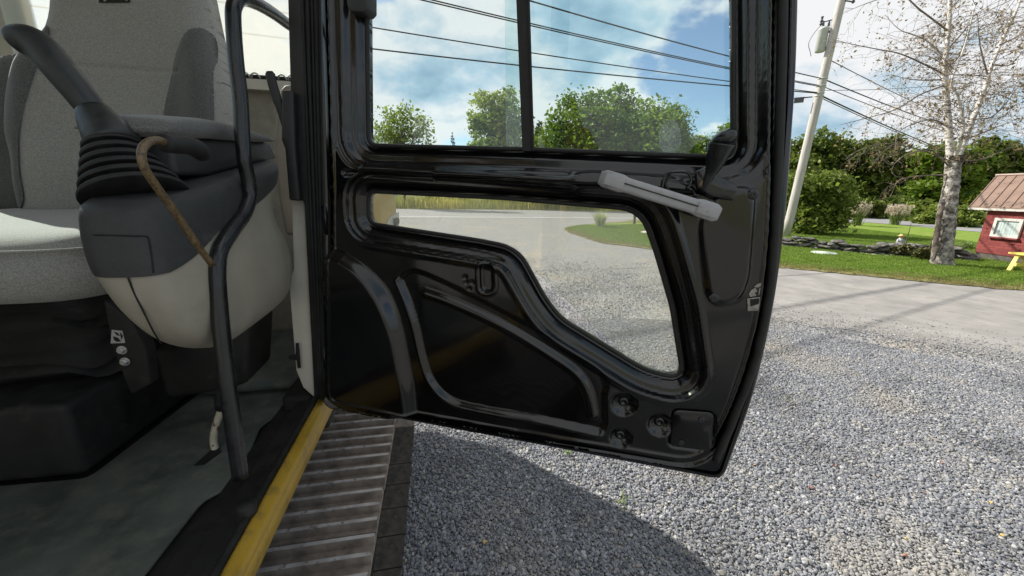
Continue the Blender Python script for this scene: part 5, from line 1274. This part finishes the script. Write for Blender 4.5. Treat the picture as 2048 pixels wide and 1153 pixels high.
bp = N.new('ShaderNodeBump'); bp.inputs['Distance'].default_value = 0.12; bp.inputs['Strength'].default_value = 1.0; L.new(n_a.outputs[0], bp.inputs['Height']); L.new(bp.outputs[0], bs.inputs['Normal'])
M['birch'] = mb
M['birch_white'] = pmat('white_birch_bark', (0.42, 0.40, 0.37), (0.62, 0.60, 0.57), 5, rough=0.75, bump=0.01, bscale=20, c3=(0.10, 0.085, 0.075), c3lo=0.54, c3hi=0.62, c3scale=3.5, stretch=(1, 1, 3))
M['twig'] = pmat('birch_twig', (0.10, 0.08, 0.07), (0.20, 0.165, 0.145), 8, rough=0.85)
def bpnt(x, y, dk=0.0): return dep(x, y, kB + dk) - BB
def rough_tube(P, r, sides, amp, r_):
    P = catmull(P, 6); rr = np.interp(np.linspace(0, 1, len(P)), np.linspace(0, 1, len(r)), r)
    V, Fc = tube(P, rr, sides); c_ = np.repeat(np.array(P), sides, axis=0); d_ = V - c_
    nz = r_.normal(0, amp, len(V)); V = c_ + d_ * (1 + nz)[:, None]; return V, Fc
px2m = kB / FPX * 0.70
trunkP = [bpnt(1884, 535), bpnt(1885, 505), bpnt(1890, 460), bpnt(1896, 410), bpnt(1903, 370), bpnt(1906, 335), bpnt(1906, 318)]
mk('trunk', *rough_tube(trunkP, np.array([25, 21, 20, 18, 15.5, 16, 17]) * px2m, 34, 0.06, rB), mb, birch, True, local=True)
# the long rotted split, a dark ragged hollow facing the road
def trunk_front(x, y, l): 
    c_ = bpnt(x, y); return c_ - (c_ + BB - CAM) / np.linalg.norm(c_ + BB - CAM) * l
sp_ = [(1872, 500, 6), (1873, 478, 6), (1877, 452, 5), (1880, 430, 5), (1886, 410, 4), (1889, 398, 3), (1868, 520, 6)]
sp_ = sorted(sp_, key=lambda q: -q[1])
V, Fc = rough_tube([trunk_front(x, y, 16.5 * px2m) for x, y, r in sp_], [0.02, .060, .060, .055, .05, .04, .015], 10, 0.22, rB)
mk('bark_split', V, Fc, M['bark_dark'], birch, True, local=True)
for q in range(14):  # curled bark plates beside the split
    y = rB.uniform(400, 525); x = np.interp(y, [400, 525], [1893, 1882]) + rB.uniform(-14, 16); c_ = trunk_front(x, y, 17 * px2m * math.sqrt(max(0.05, 1 - ((x - np.interp(y, [400, 525], [1897, 1885])) / 22) ** 2)))
    me = rock_mesh('bark_plate', 0.045 * rB.uniform(.6, 1.4), 0.03, 0.07 * rB.uniform(.6, 1.5), 300 + q, 2); me.materials.append(mb)
    o = bpy.data.objects.new('bark_plate', me); COL.objects.link(o); o.parent = birch; o.location = Vector(c_.tolist()); o.rotation_euler = (0, 0, rB.uniform(0, 3))
# burl at the fork
me = rock_mesh('burl', 0.22, 0.2, 0.17, 77, 3, 0.5); me.materials.append(M['bark_dark']); o = bpy.data.objects.new('burl', me); COL.objects.link(o); o.parent = birch; o.location = Vector(bpnt(1908, 318).tolist())
stems = [([bpnt(1902, 325), bpnt(1898, 270), bpnt(1893, 200), bpnt(1889, 150), bpnt(1894, 90), bpnt(1899, 30), bpnt(1902, -60), bpnt(1900, -180)], [9.5, 8.5, 7.5, 6.5, 5.5, 5, 4, 2.5]),
         ([bpnt(1910, 325), bpnt(1928, 285, .2), bpnt(1945, 240, .3), bpnt(1965, 190, .5), bpnt(1980, 140, .6), bpnt(2005, 80, .7), bpnt(2035, 15, .8), bpnt(2060, -60, .9)], [7.5, 7, 6.5, 6, 5, 4.2, 3.4, 2]),
         ([bpnt(1907, 325), bpnt(1922, 280, -.4), bpnt(1926, 240, -.5), bpnt(1915, 190, -.6), bpnt(1903, 165, -.7), bpnt(1930, 90, -.9), bpnt(1950, 10, -1.)], [5, 4.5, 3.5, 2.6, 2.2, 1.8, 1.2])]
allst = []
for i, (P, r) in enumerate(stems):
    mk('stem', *rough_tube(P, np.array(r) * px2m, 14, 0.04, rB), M['birch_white'], birch, True, local=True); allst.append(catmull(P, 8))
# limbs and twigs: many fine arching branches with hanging ends
limbs_px = [[(1890, 150), (1850, 130), (1800, 108), (1750, 98), (1700, 88), (1668, 80)], [(1900, 335), (1860, 300), (1810, 312), (1780, 330), (1750, 300)], [(1896, 350), (1850, 352), (1800, 360), (1780, 395)], [(1905, 325), (1840, 300), (1770, 288), (1720, 300), (1690, 320)], [(1905, 320), (1960, 320), (2010, 300), (2060, 285)], [(1895, 120), (1850, 80), (1800, 60), (1770, 30)], [(1892, 170), (1840, 190), (1790, 220), (1720, 240), (1680, 250)], [(1965, 190), (2000, 190), (2040, 210)], [(1985, 130), (2020, 130), (2048, 100)], [(1893, 60), (1840, 20), (1800, -10), (1740, 5), (1690, 25)], [(1930, 280), (1980, 260), (2030, 240)], [(1900, 20), (1930, -10), (1970, -30)], [(1895, 100), (1930, 60), (1950, 30)], [(1890, 140), (1920, 110), (1935, 60)], [(1945, 240), (1990, 230), (2040, 170)], [(1898, 255), (1860, 240), (1800, 262), (1790, 300)], [(1889, 160), (1830, 160), (1780, 150)], [(1975, 150), (1960, 90), (1955, 30)], [(2000, 90), (2040, 70), (2070, 40)]]
tw, lfp = [], []
def twig(P0, d0, L_, r0, depth):
    m_ = 6; P = [P0]; d = d0 / np.linalg.norm(d0)
    for j in range(m_):
        d = d + rB.normal(0, 0.20, 3) + np.array([0, 0, -0.10 - 0.08 * j * (depth == 0)]); d /= np.linalg.norm(d); P.append(P[-1] + d * L_ / m_)
    tw.append(tube(P, np.linspace(r0, r0 * 0.35, m_ + 1), 4, False))
    if depth > 0:
        for j in range(1, m_ + 1):
            for _ in range(2 if depth > 1 else 1):
                if rB.random() < 0.52: q = rB.normal(size=3); q[2] += 0.1; q += d * 0.8; twig(P[j], q, L_ * rB.uniform(0.35, 0.7), max(0.0025, r0 * 0.55), depth - 1)
    else:
        for p in P[2:]:
            if rB.random() < 0.8: lfp.append(p + rB.normal(0, 0.03, 3))
LB = []
for pl_ in limbs_px:
    dk = rB.uniform(-0.9, 0.9); P = catmull([bpnt(x, y, dk * i / (len(pl_) - 1)) for i, (x, y) in enumerate(pl_)], 6)
    LB.append(tube(P, np.linspace(0.022, 0.005, len(P)), 6, False))
    for j in range(4, len(P), 3):
        d = P[min(j + 1, len(P) - 1)] - P[j - 1]; q = rB.normal(size=3) * 0.8 + d / np.linalg.norm(d) * 0.8; twig(P[j], q, rB.uniform(0.4, 0.9), 0.005, 1)
for st in allst:
    for j in range(8, len(st), 1):
        for _ in range(1):
            q = rB.normal(size=3); q[2] = abs(q[2]) * 0.8; twig(st[j], q, rB.uniform(0.9, 2.1), 0.0075, 2 if rB.random() < 0.5 else 1)
lb = mk('limbs', *join(LB), M['twig'], birch, True, local=True); lb['kind'] = 'stuff'
t_o = mk('twigs', *join(tw), M['twig'], birch, local=True); t_o['kind'] = 'stuff'
V, Fc = leaves(np.array(lfp), 0.028, rB, 0, 0.55)
t_o = mk('leaves', V, Fc, M['leaf_birch'], birch, local=True, tint=rB.random(len(Fc))); t_o['kind'] = 'stuff'

# ------------------------------------------------------------------ dry stone wall, rocks, figurine
M['fieldstone'] = pmat('fieldstone', (0.05, 0.048, 0.045), (0.19, 0.18, 0.165), 5, rough=0.9, bump=0.01, bscale=20, coord='Generated')
M['palestone'] = pmat('pale_fieldstone', (0.34, 0.31, 0.27), (0.5, 0.47, 0.42), 5, rough=0.9, bump=0.01, bscale=20)
wl_px = [(1556, 492), (1600, 496), (1650, 501), (1700, 506), (1760, 511), (1820, 514), (1880, 518), (1938, 522)]
wp = np.array([gp(*q) for q in wl_px]); cum = np.concatenate([[0], np.cumsum(np.linalg.norm(np.diff(wp, axis=0), axis=1))])
swall = empty('stone_wall', wp[3], 'low dry stone wall of dark fieldstones running across the lawn', 'wall')
rs_ = np.random.default_rng(33)
RM = [rock_mesh('wall_stone', 0.5, 0.32, 0.5, 200 + i, 2, 0.35) for i in range(8)]
for m_ in RM: m_.materials.append(M['fieldstone'])
for row in range(4):
    d = rs_.uniform(0, 0.1)
    while d < cum[-1]:
        L_ = rs_.uniform(0.22, 0.5); hh = 0.125 * rs_.uniform(0.8, 1.2)
        if not (row == 3 and rs_.random() < 0.3):
            p = np.array([np.interp(d + L_ / 2, cum, wp[:, i]) for i in range(3)]); q = np.array([np.interp(d + L_ / 2 + 0.1, cum, wp[:, i]) for i in range(3)]) - p
            o = bpy.data.objects.new('stone', RM[rs_.integers(8)]); COL.objects.link(o); o.parent = swall
            o.location = Vector((p - wp[3] + np.array([0, rs_.normal(0, 0.03), 0.05 + row * 0.095])).tolist()); o.scale = (L_ * 1.35, rs_.uniform(0.7, 1.1), hh * 1.25)
            o.rotation_euler = (rs_.normal(0, 0.12), rs_.normal(0, 0.10), math.atan2(q[1], q[0]) + rs_.normal(0, 0.15))
        d += L_ * 0.96
def rock(label, x, y, s, seed, mat, group=None):
    p = gp(x, y); me = rock_mesh('rock', s, s * 0.7, s * 0.42, seed, 2, 0.4); me.materials.append(mat); o = bpy.data.objects.new('rock', me); COL.objects.link(o); o.location = Vector((p + ZUP * s * 0.18).tolist()); o.rotation_euler = (0, 0, seed)
    return tag(o, label, 'rock', group)
for i, (x, y, s) in enumerate(((1728, 506, .16), (1740, 504, .18), (1752, 509, .15), (1763, 512, .15), (1745, 512, .12), (1735, 511, .11), (1772, 514, .10), (1640, 499, .14), (1626, 497, .12))):
    rock(['left pale rock of the heap before the stone wall', 'largest pale rock of the heap before the stone wall', 'middle pale rock of the heap before the stone wall', 'right pale rock of the heap before the stone wall', 'small pale rock in front of the heap', 'smallest pale rock at the heap front left', 'last small pale rock right of the heap', 'pale rock before the wall beside the drain cover', 'pale rock before the wall left of the drain cover'][i], x, y, s, 400 + i, M['palestone'], 'pale rocks before the stone wall')
rock('grey rock on the lawn tip seen through lower window', 1292, 468, 0.28, 420, M['palestone'])
# flat drain cover on the lawn
dc = gp(1648, 509)
tag(mk('drain_cover', *join([lathe(dc + ZUP * .02, ZUP, [(0, .34), (.03, .34), (.045, .30), (.05, .12), (.065, .10), (.07, .02)], 24)]), M['transformer'], None, True), 'round grey drain cover lying in the near lawn', 'drain cover')
# figurine
fgp = gp(1797, 494); fg = empty('garden_figurine', fgp, 'small garden figurine in a straw hat at the stone wall', 'figurine')
hF = float(vert(fgp, 1797, 468)[2]); k_ = hF / 0.5
def fgl(p): return [(a * k_, b * k_) for a, b in p]
mk('body', *lathe((0, 0, 0), ZUP, fgl([(0, .10), (.04, .105), (.14, .09), (.22, .105), (.28, .095), (.32, .06), (.34, .04)]), 18), pmat('figurine_blue_grey', (0.35, 0.38, 0.42), (0.5, 0.52, 0.55), 12, rough=0.6), fg, True, local=True)
mk('arm', *tube(np.array([(-.09, 0, .29), (-.14, -.04, .22), (-.08, -.10, .18)]) * k_, [.03 * k_, .028 * k_, .022 * k_], 10), pmat('figurine_sleeve', (0.4, 0.42, 0.45), None, 8, rough=0.6), fg, True, local=True)
mk('arm', *tube(np.array([(.09, 0, .29), (.14, -.04, .22), (.08, -.10, .18)]) * k_, [.03 * k_, .028 * k_, .022 * k_], 10), pmat('figurine_sleeve', (0.4, 0.42, 0.45), None, 8, rough=0.6), fg, True, local=True)
mk('head', *lathe((0, 0, .335 * k_), ZUP, fgl([(0, .03), (.02, .055), (.06, .062), (.10, .05), (.12, .02)]), 16), pmat('figurine_face', (0.5, 0.32, 0.24), None, 8, rough=0.6), fg, True, local=True)
mk('hat', *lathe((0, 0, .43 * k_), ZUP, fgl([(-.012, .11), (0, .115), (.008, .07), (.045, .058), (.065, .035), (.07, .005)]), 20), pmat('figurine_straw', (0.5, 0.36, 0.13), (0.58, 0.44, 0.2), 30, rough=0.8), fg, True, local=True)
# small stake and a signpost
sk = gp(1672, 458); tag(mk('marker_stake', *tube([sk, sk + np.array([.02, 0, .33])], 0.03, 6), pmat('stake_red', (0.25, 0.08, 0.04), None, 8, rough=0.8)), 'short reddish stake on the far lawn beside the big bush', 'stake')
ps = gp(1268, 449); tag(mk('sign_post', *join([box(ps + ZUP * 0.65, np.array([1, 0, 0]), np.array([0, 1, 0]), ZUP, .06, .06, .65), box(ps + ZUP * 1.32, np.array([1, 0, 0]), np.array([0, 1, 0]), ZUP, .075, .075, .02)]), M['bark_dark']), 'weathered dark wooden post by the road near the grass tuft', 'post')

# ------------------------------------------------------------------ red brick shed with a standing seam roof
S0 = gp(1945, 517)
shed = empty('brick_shed', S0, 'small red brick shed with a brown standing seam metal roof', 'shed')
wdir = gp(2048, 532)[:2] - S0[:2]; wdir = np.append(wdir / np.linalg.norm(wdir), 0); wn_ = np.array([wdir[1], -wdir[0], 0])
if wn_ @ (-S0) < 0: wn_ = -wn_
def shed_px(x, y, out=0.0):
    d = ray(x, y); o_ = S0 + wn_ * out; return CAM + ((o_ - CAM) @ wn_) / (d @ wn_) * d - S0
mbk, nt, bs = new_mat('red_brick'); N, L = nt.nodes, nt.links
tc = N.new('ShaderNodeTexCoord'); br = N.new('ShaderNodeTexBrick'); br.inputs['Scale'].default_value = 1.0
br.inputs['Brick Width'].default_value = 0.21; br.inputs['Row Height'].default_value = 0.075; br.inputs['Mortar Size'].default_value = 0.006
br.inputs['Color1'].default_value = (0.165, 0.022, 0.022, 1); br.inputs['Color2'].default_value = (0.225, 0.04, 0.035, 1); br.inputs['Mortar'].default_value = (0.13, 0.03, 0.028, 1)
mp = N.new('ShaderNodeMapping'); mp.vector_type = 'POINT'
cx = N.new('ShaderNodeCombineXYZ'); sx = N.new('ShaderNodeSeparateXYZ'); L.new(tc.outputs['Object'], sx.inputs[0]); L.new(sx.outputs[1], cx.inputs[0]); L.new(sx.outputs[2], cx.inputs[1]); L.new(cx.outputs[0], br.inputs['Vector'])
L.new(br.outputs['Color'], bs.inputs['Base Color']); bs.inputs['Roughness'].default_value = 0.8
bp = N.new('ShaderNodeBump'); bp.inputs['Distance'].default_value = 0.012; bp.inputs['Strength'].default_value = 0.8; bp.invert = True; L.new(br.outputs['Fac'], bp.inputs['Height']); L.new(bp.outputs[0], bs.inputs['Normal'])
ev = float(shed_px(1957, 421)[2]); SW, SDp = 3.6, 2.6
cW = wdir * SW / 2 - wn_ * SDp / 2
mk('wall', *box(cW + ZUP * (ev / 2 + 0.1), wdir, wn_, ZUP, SW / 2, SDp / 2, ev / 2 - 0.1), mbk, shed, local=True)
mk('plinth', *box(cW + ZUP * 0.1, wdir, wn_, ZUP, SW / 2 - 0.02, SDp / 2 - 0.02, 0.1), pmat('dark_plinth', (0.05, 0.045, 0.04), (0.10, 0.09, 0.08), 6, rough=0.9), shed, local=True)
M['shed_roof'] = pmat('brown_metal_roof', (0.19, 0.125, 0.095), (0.225, 0.15, 0.115), 4, rough=0.45, r2=0.55)
M['white_trim'] = pmat('white_trim', (0.46, 0.44, 0.42), (0.54, 0.52, 0.50), 12, rough=0.6)
oh = 0.14
rz0 = float(shed_px(1937, 413, 0.14)[2]); rzt = None
def roof_pt(l, d, z): return wdir * l - wn_ * d + ZUP * z
# ridge height from where the ridge appears above the wall's middle
dv = ray(1992, 352); o_ = S0 - wn_ * (SDp / 2); t_r = ((o_ - CAM) @ wn_) / (dv @ wn_); rzt = float((CAM + t_r * dv)[2])
ridge_l = float((CAM + t_r * dv - S0) @ wdir)
eave_l = float(shed_px(1937, 414, oh) @ wdir)
lo_l = min(eave_l, ridge_l); 
V = [roof_pt(eave_l, -oh, rz0), roof_pt(SW + .2, -oh, rz0), roof_pt(SW + .2, SDp / 2, rzt), roof_pt(ridge_l, SDp / 2, rzt), roof_pt(eave_l, SDp + oh, rz0), roof_pt(SW + .2, SDp + oh, rz0)]
V = np.array(V + [v - ZUP * 0.035 for v in V])
roof = mk('roof', V, [(0, 1, 2, 3), (3, 2, 5, 4), (6, 9, 8, 7), (9, 10, 11, 8), (0, 6, 7, 1), (0, 3, 9, 6), (3, 4, 10, 9), (4, 5, 11, 10), (1, 7, 8, 2), (2, 8, 11, 5)], M['shed_roof'], shed, local=True)
for i in range(14):
    l0_ = eave_l + 0.03 + i * 0.24; l1_ = ridge_l + 0.03 + i * 0.24
    if l0_ > SW: break
    mk('roof_seam', *tube([roof_pt(l0_, -oh, rz0 + .012), roof_pt(l1_, SDp / 2, rzt + .012)], 0.014, 5), M['shed_roof'], roof)
mk('ridge_cap', *tube([roof_pt(ridge_l, SDp / 2, rzt + .015), roof_pt(SW + .2, SDp / 2, rzt + .015)], 0.04, 8), M['shed_roof'], roof)
mk('eave_board', *box(roof_pt((eave_l + SW + .2) / 2, -oh + .01, rz0 - .065), wdir, wn_, ZUP, (SW + .2 - eave_l) / 2, .012, .03), M['white_trim'], shed, local=True)
mk('soffit', *box(roof_pt((eave_l + SW + .2) / 2, -oh / 2 + .004, rz0 - .07), wdir, wn_, ZUP, (SW + .2 - eave_l) / 2, oh / 2 - .01, .008), M['white_trim'], shed, local=True)
wq = [shed_px(1993, 438), shed_px(2043, 442), shed_px(2039, 476), shed_px(1988, 471)]
l0_ = np.mean([wq[0] @ wdir, wq[3] @ wdir]); l1_ = np.mean([wq[1] @ wdir, wq[2] @ wdir]); z0_ = np.mean([wq[2][2], wq[3][2]]); z1_ = np.mean([wq[0][2], wq[1][2]])
win = mk('window', *join([box(wdir * l0_ + wn_ * .02 + ZUP * (z0_ + z1_) / 2, wdir, wn_, ZUP, .035, .03, (z1_ - z0_) / 2 + .035), box(wdir * l1_ + wn_ * .02 + ZUP * (z0_ + z1_) / 2, wdir, wn_, ZUP, .035, .03, (z1_ - z0_) / 2 + .035),
                          box(wdir * (l0_ + l1_) / 2 + wn_ * .021 + ZUP * z1_, wdir, wn_, ZUP, (l1_ - l0_) / 2 - .034, .028, .035), box(wdir * (l0_ + l1_) / 2 + wn_ * .021 + ZUP * z0_, wdir, wn_, ZUP, (l1_ - l0_) / 2 - .034, .028, .03)]), M['white_trim'], shed, local=True)
mk('sill', *box(wdir * (l0_ + l1_) / 2 + wn_ * .04 + ZUP * (z0_ - .05), wdir, wn_, ZUP, (l1_ - l0_) / 2 + .06, .045, .02), mbk, win)
nf = 26; cv = []
for i in range(nf + 1):
    l_ = l0_ + .03 + (l1_ - l0_ - .06) * i / nf; o_ = 0.008 * math.sin(i * 1.9) - (0.01 if abs(i - nf / 2) < 0.6 else 0)
    cv += [wdir * l_ + wn_ * (0.012 + o_) + ZUP * (z0_ + .02), wdir * l_ + wn_ * (0.012 + o_) + ZUP * (z1_ - .02)]
mk('curtain', cv, [(2 * i, 2 * i + 2, 2 * i + 3, 2 * i + 1) for i in range(nf)], pmat('curtain', (0.55, 0.54, 0.54), None, 8, rough=0.9), win, True)
mk('pane', *box(wdir * (l0_ + l1_) / 2 + wn_ * .028 + ZUP * (z0_ + z1_) / 2, wdir, wn_, ZUP, (l1_ - l0_) / 2 - .034, .002, (z1_ - z0_) / 2 - .03), M['glass_door'], win)
# yellow bench by the shed, mostly out of the picture
yb = gp(2032, 545); bench = empty('garden_bench', yb, 'bright yellow wooden bench by the shed at the right edge', 'bench')
M['bench_y'] = pmat('yellow_bench_paint', (0.72, 0.60, 0.12), (0.78, 0.66, 0.16), 10, rough=0.5)
bx = wdir; by = wn_
hB_ = 0.46
for l_ in (0.0, 1.15):
    for s_ in (-1, 1):
        P = [bx * l_ + by * 0.20 * s_, bx * l_ + by * 0.09 * s_ + ZUP * (hB_ - .03)]
        d_ = P[1] - P[0]; Ln = np.linalg.norm(d_); d_ /= Ln; mk('leg', *box((P[0] + P[1]) / 2, d_, bx, np.cross(d_, bx), Ln / 2, .04, .02), M['bench_y'], bench, local=True)
    mk('brace', *box(bx * (l_ + .061) + ZUP * .2, by, bx, ZUP, .17, .02, .035), M['bench_y'], bench, local=True)
for j in (-1, 0, 1): mk('plank', *box(bx * 0.575 + by * 0.115 * j + ZUP * hB_, bx, by, ZUP, .72, .052, .018), M['bench_y'], bench, local=True)

# ------------------------------------------------------------------ fallen leaves and weeds on the gravel
M['leaf_yellow'] = pmat('fallen_yellow', (0.42, 0.29, 0.07), (0.5, 0.38, 0.14), 20, rough=0.7)
M['leaf_red'] = pmat('fallen_red', (0.26, 0.10, 0.07), (0.32, 0.17, 0.11), 20, rough=0.7)
M['leaf_brown'] = pmat('fallen_brown', (0.38, 0.24, 0.12), (0.45, 0.3, 0.16), 20, rough=0.7)
fl = [(1811, 1078, 'leaf_yellow', 'orange yellow fallen leaf on the sunny gravel'), (2000, 1071, 'leaf_yellow', 'bright yellow fallen leaf near the right edge'), (1810, 1113, 'leaf_red', 'orange red fallen leaf near the bottom edge'), (1670, 931, 'leaf_red', 'reddish fallen leaf in the middle of the gravel'), (1620, 976, 'leaf_red', 'small red fallen leaf right of the door corner'), (1882, 925, 'leaf_red', 'dark red fallen leaf on the right gravel'), (1812, 694, 'leaf_brown', 'tan fallen leaf near the driveway edge'), (1712, 752, 'leaf_yellow', 'pale yellow fallen leaf right of the door edge'), (1508, 929, 'leaf_brown', 'tan fallen leaf just right of the door bottom corner'), (972, 1086, 'leaf_yellow', 'pale yellow fallen leaf lying in the shadow'), (1850, 987, 'leaf_red', 'pinkish fallen leaf on the right gravel'), (1978, 1005, 'leaf_yellow', 'dull yellow fallen leaf above the bright yellow one')]
for i, (x, y, m_, lab) in enumerate(fl):
    p = gp(x, y, 0.022); r_ = np.random.default_rng(500 + i); n_ = 10; ro = r_.uniform(0, 6.3); V = []
    for j in range(n_):
        a = 2 * math.pi * j / n_; rr = 0.015 * (0.75 + 0.35 * math.cos(a)) * r_.uniform(0.8, 1.15); V.append(p + np.array([rr * math.cos(a + ro), 0.7 * rr * math.sin(a + ro), 0.006 * math.cos(2 * a) + 0.004]))
    V.append(p + ZUP * 0.002); tag(mk('fallen_leaf', V, [(j, (j + 1) % n_, n_) for j in range(n_)], M[m_]), lab, 'leaf', 'fallen leaves on the gravel')
for i, (x, y, lab) in enumerate(((1245, 1008, 'small green weed at the shadow edge on the gravel'), (1132, 908, 'tiny weed sprouting just under the door bottom'), (1580, 805, 'sparse dry weed right of the door in sunny gravel'), (1612, 800, 'thin weed beside the sparse dry one'), (1400, 952, 'dry weed under the door bottom corner'))):
    p = gp(x, y, 0.01); me = blade_tuft('weed', 14, 0.05 if i < 2 else 0.035, 0.02 if i < 2 else 0.05, 0.003, M['blade'] if i < 2 else M['blade_dry'], 600 + i, 1.6); o = bpy.data.objects.new('gravel_weed', me); COL.objects.link(o); o.location = Vector(p.tolist()); tag(o, lab, 'weed', 'weeds in the gravel')
